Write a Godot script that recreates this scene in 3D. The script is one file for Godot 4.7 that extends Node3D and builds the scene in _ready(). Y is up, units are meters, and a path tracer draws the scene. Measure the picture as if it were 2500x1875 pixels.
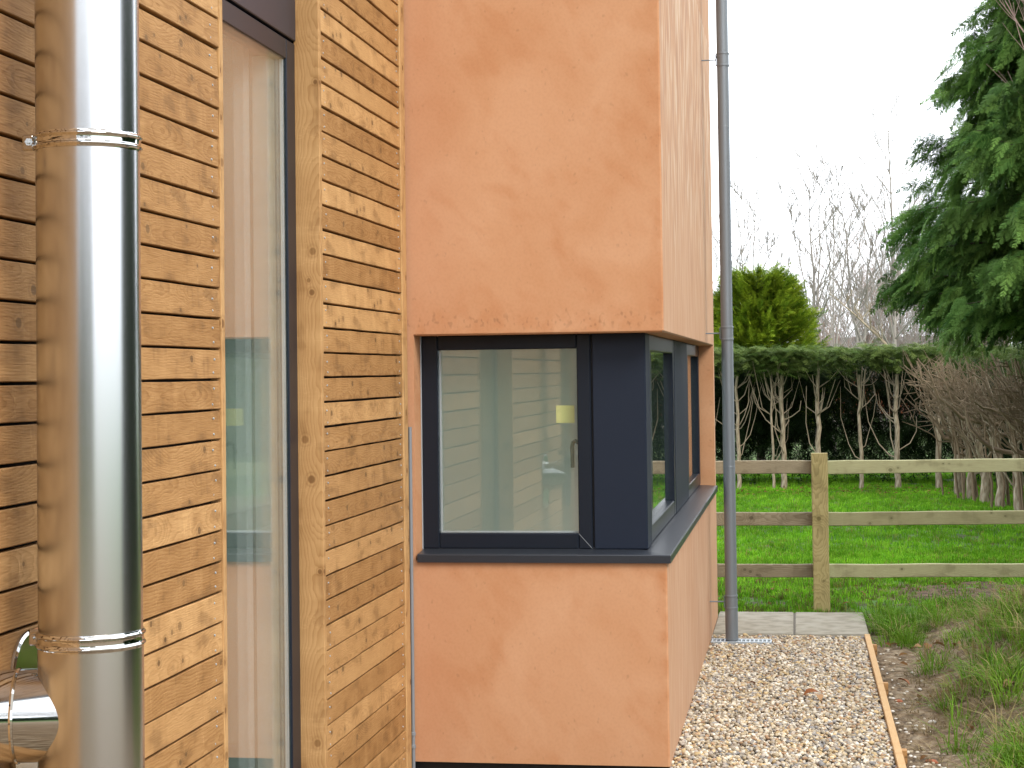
extends Node3D

# ------------------------------------------------------------------ constants
const XW := -1.592      # face of the timber cladding
const XC := -0.53       # long face of the rendered wing
const ZF := -7.32       # short face of the rendered wing
const PITCH := 0.0844   # spacing of the boards
const WOOD_LEN := 1.66

var rng := RandomNumberGenerator.new()
var twig_min := 0.0022
var used := {}
var M := {}

# ------------------------------------------------------------------ mesh builder
class MB:
	var v := PackedVector3Array()
	var n := PackedVector3Array()
	var uv := PackedVector2Array()
	var c := PackedColorArray()
	var use_c := false
	var col := Color(1, 1, 1)
	func put(p: Vector3, nn: Vector3, t: Vector2) -> void:
		v.append(p); n.append(nn); uv.append(t); c.append(col)
	# flat triangle whose normal points along «out»
	func tri(a: Vector3, b: Vector3, d: Vector3, out := Vector3.ZERO, ta := Vector2.ZERO, tb := Vector2.ZERO, td := Vector2.ZERO) -> void:
		var nn := (d - a).cross(b - a)
		if nn.length_squared() < 1e-18:
			return
		nn = nn.normalized()
		if out != Vector3.ZERO and nn.dot(out) < 0.0:
			nn = -nn
			put(a, nn, ta); put(d, nn, td); put(b, nn, tb)
		else:
			put(a, nn, ta); put(b, nn, tb); put(d, nn, td)
	func quad(a: Vector3, b: Vector3, d: Vector3, e: Vector3, out: Vector3, ta := Vector2.ZERO, tb := Vector2.ZERO, td := Vector2.ZERO, te := Vector2.ZERO) -> void:
		tri(a, b, d, out, ta, tb, td)
		tri(a, d, e, out, ta, td, te)
	# smooth triangle
	func stri(a: Vector3, b: Vector3, d: Vector3, na: Vector3, nb: Vector3, nd: Vector3, ta := Vector2.ZERO, tb := Vector2.ZERO, td := Vector2.ZERO) -> void:
		var nn := (d - a).cross(b - a)
		if nn.dot(na + nb + nd) < 0.0:
			put(a, na, ta); put(d, nd, td); put(b, nb, tb)
		else:
			put(a, na, ta); put(b, nb, tb); put(d, nd, td)
	func mesh() -> ArrayMesh:
		var a := []
		a.resize(Mesh.ARRAY_MAX)
		a[Mesh.ARRAY_VERTEX] = v
		a[Mesh.ARRAY_NORMAL] = n
		a[Mesh.ARRAY_TEX_UV] = uv
		if use_c:
			a[Mesh.ARRAY_COLOR] = c
		var m := ArrayMesh.new()
		m.add_surface_from_arrays(Mesh.PRIMITIVE_TRIANGLES, a)
		return m
	# chamfered box between two corners; uvs are metres across each face times «us»
	func box(lo: Vector3, hi: Vector3, bev := 0.002, us := 1.0, uo := Vector2.ZERO) -> void:
		var e := hi - lo
		bev = minf(bev, minf(e.x, minf(e.y, e.z)) * 0.45)
		for ax in 3:
			var u := (ax + 1) % 3
			var w := (ax + 2) % 3
			if ax == 0: u = 2; w = 1
			if ax == 1: u = 0; w = 2
			if ax == 2: u = 0; w = 1
			for s in [-1.0, 1.0]:
				var ps := []
				var ts := []
				for k in [[0, 0], [1, 0], [1, 1], [0, 1]]:
					var p := Vector3()
					p[ax] = hi[ax] if s > 0 else lo[ax]
					p[u] = (hi[u] - bev) if k[0] else (lo[u] + bev)
					p[w] = (hi[w] - bev) if k[1] else (lo[w] + bev)
					ps.append(p)
					ts.append(Vector2(p[u], p[w]) * us + uo)
				var out := Vector3()
				out[ax] = s
				quad(ps[0], ps[1], ps[2], ps[3], out, ts[0], ts[1], ts[2], ts[3])
		# edges
		for ax in 3:
			var u := (ax + 1) % 3
			var w := (ax + 2) % 3
			for su in [-1.0, 1.0]:
				for sw in [-1.0, 1.0]:
					var a := Vector3()
					a[ax] = lo[ax] + bev
					a[u] = hi[u] if su > 0 else lo[u]
					a[w] = (hi[w] - bev) if sw > 0 else (lo[w] + bev)
					var b := Vector3()
					b[ax] = lo[ax] + bev
					b[u] = (hi[u] - bev) if su > 0 else (lo[u] + bev)
					b[w] = hi[w] if sw > 0 else lo[w]
					var a2 := a
					a2[ax] = hi[ax] - bev
					var b2 := b
					b2[ax] = hi[ax] - bev
					var out := Vector3()
					out[u] = su
					out[w] = sw
					var t0 := Vector2(a[ax], 0.0) * us + uo
					var t1 := Vector2(a2[ax], 0.0) * us + uo
					quad(a, a2, b2, b, out, t0, t1, t1, t0)
		for sx in [-1.0, 1.0]:
			for sy in [-1.0, 1.0]:
				for sz in [-1.0, 1.0]:
					var cx := hi.x if sx > 0 else lo.x
					var cy := hi.y if sy > 0 else lo.y
					var cz := hi.z if sz > 0 else lo.z
					tri(Vector3(cx, cy - sy * bev, cz - sz * bev), Vector3(cx - sx * bev, cy, cz - sz * bev), Vector3(cx - sx * bev, cy - sy * bev, cz), Vector3(sx, sy, sz), uo, uo, uo)
	# tube through points
	func tube(ps: PackedVector3Array, rs: PackedFloat32Array, sides := 8, caps := false, vs := 1.0) -> void:
		var rings := []
		var norms := []
		var ref := Vector3.UP
		var d0 := (ps[1] - ps[0]).normalized()
		if absf(d0.dot(ref)) > 0.95:
			ref = Vector3.RIGHT
		var side := d0.cross(ref).normalized()
		var run := 0.0
		var runs := []
		for i in ps.size():
			var d: Vector3
			if i == 0: d = ps[1] - ps[0]
			elif i == ps.size() - 1: d = ps[i] - ps[i - 1]
			else: d = (ps[i + 1] - ps[i]).normalized() + (ps[i] - ps[i - 1]).normalized()
			d = d.normalized()
			side = (side - d * side.dot(d))
			side = side.normalized() if side.length() > 1e-4 else d.cross(Vector3(0.3, 0.5, 0.8)).normalized()
			var up := d.cross(side)
			var ring := PackedVector3Array()
			var nr := PackedVector3Array()
			for k in sides + 1:
				var an := TAU * k / sides
				var o := side * cos(an) + up * sin(an)
				ring.append(ps[i] + o * rs[i])
				nr.append(o)
			rings.append(ring)
			norms.append(nr)
			if i > 0: run += ps[i].distance_to(ps[i - 1])
			runs.append(run * vs)
		for i in ps.size() - 1:
			for k in sides:
				var t0 := Vector2(float(k) / sides, runs[i])
				var t1 := Vector2(float(k + 1) / sides, runs[i])
				var t2 := Vector2(float(k + 1) / sides, runs[i + 1])
				var t3 := Vector2(float(k) / sides, runs[i + 1])
				stri(rings[i][k], rings[i][k + 1], rings[i + 1][k + 1], norms[i][k], norms[i][k + 1], norms[i + 1][k + 1], t0, t1, t2)
				stri(rings[i][k], rings[i + 1][k + 1], rings[i + 1][k], norms[i][k], norms[i + 1][k + 1], norms[i + 1][k], t0, t2, t3)
		if caps:
			for e in [0, ps.size() - 1]:
				var out: Vector3 = (ps[0] - ps[1]) if e == 0 else (ps[e] - ps[e - 1])
				for k in sides:
					tri(ps[e], rings[e][k], rings[e][k + 1], out)
	# lathe about the y axis through (x, z); profile of (radius, y)
	func lathe(at: Vector3, prof: PackedVector2Array, sides := 48, axis := Vector3.UP) -> void:
		var u := Vector3.RIGHT if absf(axis.y) > 0.5 else Vector3.UP
		var w := axis.cross(u).normalized()
		for i in prof.size() - 1:
			var a := prof[i]
			var b := prof[i + 1]
			var dd := b - a
			if dd.length() < 1e-7: continue
			var pn := Vector2(dd.y, -dd.x).normalized()
			for k in sides:
				var c0 := u * cos(TAU * k / sides) + w * sin(TAU * k / sides)
				var c1 := u * cos(TAU * (k + 1) / sides) + w * sin(TAU * (k + 1) / sides)
				var n0 := c0 * pn.x + axis * pn.y
				var n1 := c1 * pn.x + axis * pn.y
				var p0 := at + c0 * a.x + axis * a.y
				var p1 := at + c1 * a.x + axis * a.y
				var p2 := at + c1 * b.x + axis * b.y
				var p3 := at + c0 * b.x + axis * b.y
				var t0 := Vector2(float(k) / sides, a.y)
				var t1 := Vector2(float(k + 1) / sides, a.y)
				var t2 := Vector2(float(k + 1) / sides, b.y)
				var t3 := Vector2(float(k) / sides, b.y)
				if a.x > 1e-6: stri(p0, p1, p2, n0, n1, n1, t0, t1, t2)
				if b.x > 1e-6: stri(p0, p2, p3, n0, n1, n0, t0, t2, t3)

# ------------------------------------------------------------------ scene helpers
func numbered(called: String) -> String:
	var k: int = used.get(called, 0)
	used[called] = k + 1
	return called if k == 0 else "%s_%03d" % [called, k]

func tag(o: Node3D, label := "", category := "", group := "", kind := "") -> Node3D:
	if label: o.set_meta("label", label)
	if category: o.set_meta("category", category)
	if group: o.set_meta("group", group)
	if kind: o.set_meta("kind", kind)
	return o

func thing(called: String, label: String, category: String, at := Vector3.ZERO, group := "") -> Node3D:
	var o := Node3D.new()
	o.name = numbered(called)
	add_child(o, true)
	o.position = at
	tag(o, label, category, group)
	return o

func part(called: String, m: Mesh, mat: Material, parent: Node3D = null, xf := Transform3D()) -> MeshInstance3D:
	var o := MeshInstance3D.new()
	o.mesh = m
	o.material_override = mat
	o.cast_shadow = GeometryInstance3D.SHADOW_CASTING_SETTING_ON
	if parent == null:
		o.name = numbered(called)
		add_child(o, true)
	else:
		var k := 0
		var nm := called
		while parent.has_node(nm):
			k += 1
			nm = "%s_%03d" % [called, k]
		o.name = nm
		parent.add_child(o, true)
	o.transform = xf
	return o

func multi(called: String, m: Mesh, mat: Material, xs: Array, cs: Array, parent: Node3D = null) -> MultiMeshInstance3D:
	var mm := MultiMesh.new()
	mm.transform_format = MultiMesh.TRANSFORM_3D
	mm.use_colors = true
	mm.mesh = m
	mm.instance_count = xs.size()
	for i in xs.size():
		mm.set_instance_transform(i, xs[i])
		mm.set_instance_color(i, cs[i])
	var o := MultiMeshInstance3D.new()
	o.multimesh = mm
	o.material_override = mat
	if parent == null:
		o.name = numbered(called)
		add_child(o, true)
	else:
		var k := 0
		var nm := called
		while parent.has_node(nm):
			k += 1
			nm = "%s_%03d" % [called, k]
		o.name = nm
		parent.add_child(o, true)
	o.set_meta("kind", "stuff")
	return o

func mat(r: float, g: float, b: float, rough := 0.8, metal := 0.0) -> StandardMaterial3D:
	var m := StandardMaterial3D.new()
	m.albedo_color = Color(r, g, b).linear_to_srgb()
	m.roughness = rough
	m.metallic = metal
	return m

func tinted(rough := 0.8, back := 0.0) -> StandardMaterial3D:
	var m := StandardMaterial3D.new()
	m.albedo_color = Color(1, 1, 1)
	m.vertex_color_use_as_albedo = true
	m.roughness = rough
	m.cull_mode = BaseMaterial3D.CULL_DISABLED
	m.metallic_specular = 0.22
	if back > 0.0:
		m.backlight_enabled = true
		m.backlight = Color(back, back, back)
	return m

func noise(sd: int, freq: float, oct := 3, kind := FastNoiseLite.TYPE_SIMPLEX_SMOOTH) -> FastNoiseLite:
	var f := FastNoiseLite.new()
	f.seed = sd
	f.noise_type = kind
	f.frequency = freq
	f.fractal_type = FastNoiseLite.FRACTAL_FBM if oct > 1 else FastNoiseLite.FRACTAL_NONE
	f.fractal_octaves = oct
	return f

# ------------------------------------------------------------------ textures
# boards as they come from the saw: one lane per board, growth rings cut along the log, knots, stains
func wood_images(w: int, lanes: int, lane_px: int, sd: int, light: Color, dark: Color, stain: Color, grain: float, stains: float, most_knots := 5) -> Array:
	var im := Image.create(w, lanes * lane_px, false, Image.FORMAT_RGB8)
	var hi := Image.create(w, lanes * lane_px, false, Image.FORMAT_RGB8)
	var warp := noise(sd, 1.0, 2)
	var fine := noise(sd + 1, 1.0, 2)
	var blot := noise(sd + 2, 1.0, 3)
	var r := RandomNumberGenerator.new()
	r.seed = sd
	var R := WOOD_LEN / TAU
	for lane in lanes:
		var py := r.randf_range(-0.07, 0.07) + 0.039
		var depth0 := r.randf_range(0.004, 0.05)
		var amp := r.randf_range(0.01, 0.05)
		var space := r.randf_range(0.0035, 0.0065)
		var tone := r.randf_range(-0.24, 0.3)
		var contrast := grain * r.randf_range(0.35, 1.15)
		var bright := r.randf_range(0.0, 0.35)
		var knots := []
		for k in r.randi_range(most_knots - 3, most_knots):
			knots.append([r.randf() * WOOD_LEN, r.randf_range(0.012, 0.066), r.randf_range(0.004, 0.0105), r.randf_range(0.5, 1.0)])
		var lo := lane * 7.31
		for i in w:
			var x := WOOD_LEN * i / w
			var an := TAU * i / w
			var cx := cos(an) * R
			var cz := sin(an) * R
			var d := depth0 + amp * (0.5 + warp.get_noise_3d(cx * 1.6, lo, cz * 1.6)) + 0.004 * warp.get_noise_3d(cx * 9.0, lo + 3.0, cz * 9.0)
			var drip := blot.get_noise_3d(cx * 26.0, lo, cz * 26.0)
			var drip2 := blot.get_noise_3d(cx * 7.0, lo + 40.0, cz * 7.0)
			for j in lane_px:
				var y := 0.078 * (j + 0.5) / lane_px
				var rr := sqrt((y - py) * (y - py) + d * d)
				rr += 0.0016 * warp.get_noise_3d(cx * 6.0, y * 60.0 + lo, cz * 6.0)
				var kn := 0.0
				for kq in knots:
					var dx := absf(x - kq[0])
					dx = minf(dx, WOOD_LEN - dx)
					if dx < 0.09:
						var dy: float = y - kq[1]
						var q: float = (dx * dx * 0.5 + dy * dy) / (kq[2] * kq[2])
						rr += 0.006 * exp(-q * 0.12)
						kn = maxf(kn, kq[3] * smoothstep(1.5, 0.5, q))
						kn = maxf(kn, kq[3] * 0.35 * exp(-absf(q - 3.0)))
				var ring := fposmod(rr / space, 1.0)
				var late := pow(ring, 2.5) * smoothstep(1.0, 0.9, ring)
				var fib := fine.get_noise_3d(cx * 14.0, y * 900.0 + lo, cz * 14.0)
				var b := blot.get_noise_3d(cx * 5.0, y * 14.0 + lo, cz * 5.0)
				var edge := smoothstep(0.016, 0.0, y) * 0.35 + smoothstep(0.012, 0.0, 0.078 - y) * 0.2
				var t := 0.42 + tone + contrast * (late - 0.3) + 0.16 * fib + 0.42 * b * stains - 0.6 * bright * smoothstep(-0.3, 0.7, drip2)
				t += stains * 0.12 * smoothstep(0.1, 0.7, drip) * (0.4 + y / 0.078)
				var c := light.lerp(dark, clampf(t, 0.0, 1.0))
				var curl := absf(drip + 0.25 * warp.get_noise_3d(cx * 3.0, y * 22.0 + lo, cz * 3.0))
				t -= stains * 0.5 * smoothstep(0.035, 0.0, curl) * smoothstep(-0.1, 0.3, drip2)
				c = light.lerp(dark, clampf(t, -0.12, 1.0))
				var st := clampf(stains * (smoothstep(0.12, 0.6, b + drip * 0.3 + edge * 0.6) * 0.55) + kn * 0.8, 0.0, 1.0)
				c = c.lerp(stain, st)
				im.set_pixel(i, lane * lane_px + j, c)
				var h := clampf(0.55 - 0.25 * late + 0.35 * fib + 0.15 * b, 0.0, 1.0)
				hi.set_pixel(i, lane * lane_px + j, Color(h, h, h))
	return [ImageTexture.create_from_image(im), ImageTexture.create_from_image(hi)]

# lime render: u 0..0.5 is the short face (1.07 m), 0.5..1 the long one (4.4 m); v is 3.7 m of height, top row up
func render_image() -> Array:
	var w := 1024
	var h := 1024
	var im := Image.create(w, h, false, Image.FORMAT_RGB8)
	var hm := Image.create(w, h, false, Image.FORMAT_RGB8)
	var big := noise(11, 1.0, 4)
	var mid := noise(12, 1.0, 4)
	var wrp := noise(13, 1.0, 2)
	var fin := noise(14, 1.0, 2)
	var base := Color(0.742, 0.55, 0.41)
	var pale := Color(0.778, 0.603, 0.475)
	var deep := Color(0.708, 0.495, 0.348)
	var pink := Color(0.735, 0.545, 0.425)
	for j in h:
		var y := 3.7 * (1.0 - (j + 0.5) / h)
		for i in w:
			var c: Color
			var hh := 0.5
			if i < 512:
				var x := 1.07 * (i + 0.5) / 512.0
				var wx := 0.6 * wrp.get_noise_2d(x * 1.7, y * 1.7)
				var wy := 0.6 * wrp.get_noise_2d(x * 1.7 + 40.0, y * 1.7)
				var b := big.get_noise_2d(x * 1.5 + wx * 0.6, y * 1.3 + wy * 0.6)
				var m := 0.5 * mid.get_noise_2d(x * 3.4 + wx * 0.7 + y * 1.2, y * 2.6 + wy * 0.7) + 0.5 * mid.get_noise_2d(x * 9.0 + y * 6.0 + 20.0, y * 5.0 - x * 2.0)
				var f := fin.get_noise_2d(x * 60.0, y * 60.0)
				c = base.lerp(pale, clampf(0.4 + 0.7 * b + 0.45 * m, 0.0, 1.0))
				c = c.lerp(deep, clampf(0.75 * smoothstep(-0.2, 0.8, m - 0.55 * b), 0.0, 0.6))
				var sc := 1.0 - absf(mid.get_noise_2d(x * 3.3 + wy * 2.0 + 90.0, y * 2.6 + wx * 2.0)) * 9.0
				c = c.lerp(deep, clampf(sc, 0.0, 1.0) * 0.10 * smoothstep(0.0, 0.35, big.get_noise_2d(x * 2.6 + 7.0, y * 2.6)))
				c = c.lerp(pink, smoothstep(0.38, 0.0, x) * 0.55)
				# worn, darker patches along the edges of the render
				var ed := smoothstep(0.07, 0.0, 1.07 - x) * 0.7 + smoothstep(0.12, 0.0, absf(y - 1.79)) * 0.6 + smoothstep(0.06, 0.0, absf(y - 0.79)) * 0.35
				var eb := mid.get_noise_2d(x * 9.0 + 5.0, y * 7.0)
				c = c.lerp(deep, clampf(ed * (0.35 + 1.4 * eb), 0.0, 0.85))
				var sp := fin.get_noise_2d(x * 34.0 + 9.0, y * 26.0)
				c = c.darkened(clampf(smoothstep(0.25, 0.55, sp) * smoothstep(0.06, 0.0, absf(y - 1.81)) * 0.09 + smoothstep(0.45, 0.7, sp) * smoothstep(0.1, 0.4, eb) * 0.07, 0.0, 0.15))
				c = c.lightened(0.02 * f) if f > 0 else c.darkened(-0.03 * f)
				hh = 0.5 + 0.25 * m + 0.2 * f
			else:
				var x := 4.4 * (i - 512 + 0.5) / 512.0
				var s := mid.get_noise_2d(x * 4.2, y * 1.3)
				var s2 := mid.get_noise_2d(x * 11.0 + 30.0, y * 2.2)
				var b := big.get_noise_2d(x * 0.9 + 3.0, y * 0.9)
				c = Color(0.755, 0.61, 0.50).lerp(Color(0.72, 0.555, 0.435), clampf(0.45 + 0.5 * b + 0.4 * s, 0.0, 1.0))
				var hi_zone := smoothstep(1.9, 2.7, y + 0.4 * b)
				c = c.lerp(Color(0.84, 0.79, 0.72), clampf(smoothstep(0.0, 0.45, s2 + 0.3 * s) * (0.15 + 0.5 * hi_zone), 0.0, 0.6))
				c = c.lerp(Color(0.63, 0.49, 0.42), clampf(smoothstep(0.05, 0.5, -s2) * (0.15 + 0.5 * hi_zone), 0.0, 0.6))
				hh = 0.5 + 0.3 * s2
			im.set_pixel(i, j, c)
			hm.set_pixel(i, j, Color(hh, hh, hh))
	return [ImageTexture.create_from_image(im), ImageTexture.create_from_image(hm)]

func ramp_tex(sd: int, size: int, freq: float, cols: Array, offs: Array, oct := 4) -> NoiseTexture2D:
	var t := NoiseTexture2D.new()
	t.width = size
	t.height = size
	t.seamless = true
	t.noise = noise(sd, freq, oct)
	var g := Gradient.new()
	g.colors = PackedColorArray(cols)
	g.offsets = PackedFloat32Array(offs)
	t.color_ramp = g
	return t

func wood_mat(tex: Array, rough: float, bump: float) -> StandardMaterial3D:
	var m := StandardMaterial3D.new()
	m.albedo_texture = tex[0]
	m.roughness = rough
	m.metallic_specular = 0.35
	m.heightmap_enabled = true
	m.heightmap_texture = tex[1]
	m.heightmap_scale = bump
	return m

# ------------------------------------------------------------------ boards
# a board along +x from 0, height along y, thickness along z; each board takes its own lane of the wood texture
func board(length: float, height: float, thick: float, lane: int, lanes: int, u0: float, bev := 0.002, wobble := 0.0, segs := 1, lane_h := 0.078) -> ArrayMesh:
	var mb := MB.new()
	var us := 1.0 / WOOD_LEN
	var v0 := (lane + 0.05) / lanes
	var vs := 0.9 / lanes / lane_h
	var prof := [Vector2(-height / 2, -thick / 2), Vector2(-height / 2, thick / 2 - bev), Vector2(-height / 2 + bev, thick / 2), Vector2(height / 2 - bev, thick / 2), Vector2(height / 2, thick / 2 - bev), Vector2(height / 2, -thick / 2)]
	var rings := []
	for s in segs + 1:
		var x := length * s / segs
		var r := []
		var jb := rng.randf_range(-wobble, wobble)
		var jt := rng.randf_range(-wobble, wobble)
		var jz := rng.randf_range(-wobble, wobble) * 0.6
		for k in prof.size():
			var p: Vector2 = prof[k]
			r.append(Vector3(x, p.x + (jb if k < 3 else jt), p.y + (jz if k > 0 and k < 5 else 0.0)))
		rings.append(r)
	for s in segs:
		for k in prof.size():
			var k2 := (k + 1) % prof.size()
			var a: Vector3 = rings[s][k]
			var b: Vector3 = rings[s][k2]
			var c: Vector3 = rings[s + 1][k2]
			var d: Vector3 = rings[s + 1][k]
			var ca := clampf((prof[k].x + height / 2), 0.0, lane_h)
			var cb := clampf((prof[k2].x + height / 2), 0.0, lane_h)
			if k == 0: cb = ca + 0.02
			if k == 4: ca = clampf(height, 0.0, lane_h); cb = ca - 0.02
			var out := Vector3(0, (prof[k].x + prof[k2].x), (prof[k].y + prof[k2].y))
			if k == 5: out = Vector3(0, 0, -1)
			if k == 0: out = Vector3(0, -1, 0)
			if k == 4: out = Vector3(0, 1, 0)
			if k == 2: out = Vector3(0, 0, 1)
			var ua := a.x * us + u0
			var ub := c.x * us + u0
			mb.quad(a, b, c, d, out, Vector2(ua, v0 + ca * vs), Vector2(ua, v0 + cb * vs), Vector2(ub, v0 + cb * vs), Vector2(ub, v0 + ca * vs))
	for e in [0, segs]:
		var r: Array = rings[e]
		for k in range(1, prof.size() - 1):
			mb.tri(r[0], r[k], r[k + 1], Vector3(-1 if e == 0 else 1, 0, 0), Vector2(u0, v0 + 0.01 * vs), Vector2(u0 + 0.01, v0 + 0.03 * vs), Vector2(u0 + 0.02, v0 + 0.05 * vs))
	return mb.mesh()

# board axes: x runs along -z in the world (into the picture), z of the board faces +x
func wall_xf(x: float, y: float, z: float) -> Transform3D:
	return Transform3D(Basis(Vector3(0, 0, -1), Vector3(0, 1, 0), Vector3(1, 0, 0)), Vector3(x, y, z))

# ------------------------------------------------------------------ plants
# a flat spray of scale-leaved foliage along +x, length 1, drooping
func frond_mesh(pairs: int, droop: float, sd: int, wide := 0.42, fine := 4) -> ArrayMesh:
	var r := RandomNumberGenerator.new()
	r.seed = sd
	var mb := MB.new()
	mb.use_c = true
	var sag := func(x: float) -> float: return -droop * x * x
	mb.col = Color(0.75, 0.7, 0.6)
	var last := Vector3.ZERO
	for k in 6:
		var x := (k + 1) / 6.0
		var p := Vector3(x, sag.call(x), r.randf_range(-0.012, 0.012))
		var hw := Vector3(0, 0, 0.012 * (1.1 - x))
		mb.quad(last - hw, last + hw, p + hw, p - hw, Vector3.UP)
		last = p
	for k in pairs:
		for s in [-1.0, 1.0]:
			var x0 := 0.06 + 0.9 * (k + r.randf_range(0.0, 0.7)) / pairs
			var ln := wide * (1.02 - x0) * r.randf_range(0.7, 1.15) + 0.06
			var an := r.randf_range(0.62, 0.95)
			var a := Vector3(x0, sag.call(x0), 0)
			var dir := Vector3(cos(an), -0.12 - droop * 0.9 * x0 + r.randf_range(-0.12, 0.12), s * sin(an)).normalized()
			var side := dir.cross(Vector3.UP).normalized()
			var g := r.randf_range(0.8, 1.2)
			mb.col = Color(g, g, g * 0.95)
			var dn := Vector3(0, -0.25 * ln * ln * 2.0, 0)
			mb.tri(a - side * 0.016, a + side * 0.016, a + dir * ln + dn, Vector3.UP)
			for q in fine:
				var t := (q + 0.6) / (fine + 0.6)
				var b := a + dir * ln * t + dn * t * t
				var l2 := ln * 0.5 * (1.05 - t) + 0.035
				for s2 in [-1.0, 1.0]:
					var d2: Vector3 = (dir * 0.8 + side * s2 * 0.62 + Vector3(0, r.randf_range(-0.25, 0.1), 0)).normalized()
					var w2 := dir * 0.016
					mb.col = Color(g, g, g) * (0.9 + 0.35 * t)
					mb.tri(b - w2, b + w2, b + d2 * l2, Vector3.UP)
	return mb.mesh()

func tuft_mesh(blades: int, height: float, spread: float, width: float, lean: float, sd: int) -> ArrayMesh:
	var r := RandomNumberGenerator.new()
	r.seed = sd
	var mb := MB.new()
	mb.use_c = true
	for k in blades:
		var an := r.randf() * TAU
		var p := Vector3(cos(an), 0, sin(an)) * spread * sqrt(r.randf())
		var da := an + r.randf_range(-1.2, 1.2)
		var d := Vector3(cos(da), 0, sin(da))
		var h := height * r.randf_range(0.5, 1.1)
		var ln := lean * r.randf_range(0.2, 1.2) * h
		var side := Vector3(-d.z, 0, d.x) * width * 0.5
		var m := p + d * ln * 0.35 + Vector3(0, h * 0.6, 0)
		var tip := p + d * ln + Vector3(0, h * (1.0 - 0.35 * lean * r.randf()), 0)
		var g := r.randf_range(0.75, 1.2)
		mb.col = Color(g, g, g)
		mb.quad(p - side, p + side, m + side * 0.8, m - side * 0.8, Vector3(0, 0.5, 0) - d)
		mb.tri(m - side * 0.8, m + side * 0.8, tip, Vector3(0, 0.5, 0) - d)
	return mb.mesh()

func pebble_mesh(sd: int) -> ArrayMesh:
	var r := RandomNumberGenerator.new()
	r.seed = sd
	var ph := (1.0 + sqrt(5.0)) / 2.0
	var vs := [Vector3(-1, ph, 0), Vector3(1, ph, 0), Vector3(-1, -ph, 0), Vector3(1, -ph, 0), Vector3(0, -1, ph), Vector3(0, 1, ph), Vector3(0, -1, -ph), Vector3(0, 1, -ph), Vector3(ph, 0, -1), Vector3(ph, 0, 1), Vector3(-ph, 0, -1), Vector3(-ph, 0, 1)]
	var fs := [[0, 11, 5], [0, 5, 1], [0, 1, 7], [0, 7, 10], [0, 10, 11], [1, 5, 9], [5, 11, 4], [11, 10, 2], [10, 7, 6], [7, 1, 8], [3, 9, 4], [3, 4, 2], [3, 2, 6], [3, 6, 8], [3, 8, 9], [4, 9, 5], [2, 4, 11], [6, 2, 10], [8, 6, 7], [9, 8, 1]]
	var nz := noise(sd, 0.9, 2)
	var mb := MB.new()
	var sq := Vector3(r.randf_range(0.9, 1.25), r.randf_range(0.55, 0.8), r.randf_range(0.7, 0.95))
	var shape := func(p: Vector3) -> Vector3:
		var q := p.normalized()
		return q * sq * (1.0 + 0.35 * nz.get_noise_3dv(q * 1.4))
	for f in fs:
		var a: Vector3 = vs[f[0]].normalized()
		var b: Vector3 = vs[f[1]].normalized()
		var c: Vector3 = vs[f[2]].normalized()
		var ab := (a + b).normalized()
		var bc := (b + c).normalized()
		var ca := (c + a).normalized()
		for t in [[a, ab, ca], [ab, b, bc], [ca, bc, c], [ab, bc, ca]]:
			mb.stri(shape.call(t[0]), shape.call(t[1]), shape.call(t[2]), (t[0] / sq).normalized(), (t[1] / sq).normalized(), (t[2] / sq).normalized())
	return mb.mesh()

# twigs that fork, all into one builder
func twigs(mb: MB, p: Vector3, d: Vector3, length: float, rad: float, depth: int, r: RandomNumberGenerator, up := 0.15, spread := 0.5, sides := 4) -> void:
	var pts := PackedVector3Array([p])
	var rs := PackedFloat32Array([rad])
	var segs := 4
	var q := p
	var dd := d
	for k in segs:
		dd = (dd + Vector3(r.randf_range(-1, 1), r.randf_range(-1, 1), r.randf_range(-1, 1)) * 0.13 + Vector3.UP * up * 0.25).normalized()
		q += dd * length / segs
		pts.append(q)
		rs.append(rad * (1.0 - 0.62 * (k + 1) / segs))
	mb.tube(pts, rs, sides)
	if depth <= 0:
		return
	var kids := r.randi_range(3, 5)
	for k in kids:
		var t := r.randf_range(0.25, 1.0)
		var i := mini(int(t * segs), segs - 1)
		var at: Vector3 = pts[i].lerp(pts[i + 1], t * segs - i)
		var base_d: Vector3 = (pts[i + 1] - pts[i]).normalized()
		var sd := Vector3(r.randf_range(-1, 1), r.randf_range(-0.4, 1), r.randf_range(-1, 1)).normalized()
		twigs(mb, at, (base_d + sd * spread).normalized(), length * r.randf_range(0.4, 0.65), maxf(rad * 0.5 * (1.1 - 0.4 * t), twig_min), depth - 1, r, up, spread, 3)

func leaf_color(r: RandomNumberGenerator, a: Color, b: Color) -> Color:
	var c := a.lerp(b, r.randf())
	return c * r.randf_range(0.8, 1.15)

# ------------------------------------------------------------------ the place
func soil_y(x: float, z: float, nz: FastNoiseLite) -> float:
	if x < 0.42 and z < -5.2:
		return -0.2
	var y := -0.075 + 0.05 * nz.get_noise_2d(x * 1.3, z * 1.3) + 0.018 * nz.get_noise_2d(x * 7.0, z * 7.0)
	y += 0.07 * smoothstep(0.55, 1.0, x)
	var mx := (x - 1.5) / 0.5
	var mz := (z + 10.4) / 1.5
	y += 0.27 * exp(-mx * mx - mz * mz)
	var lx := (x - 1.05) / 0.3
	var lz := (z + 8.0) / 0.7
	y += 0.06 * exp(-lx * lx - lz * lz)
	y = lerpf(y, -0.02, smoothstep(-11.3, -12.0, z))
	return y

func lawn_y(x: float, z: float, nz: FastNoiseLite) -> float:
	return 0.012 * nz.get_noise_2d(x * 2.0, z * 2.0) + 0.01 * nz.get_noise_2d(x * 9.0, z * 9.0) - 0.03 * smoothstep(-12.5, -12.0, z)

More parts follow.
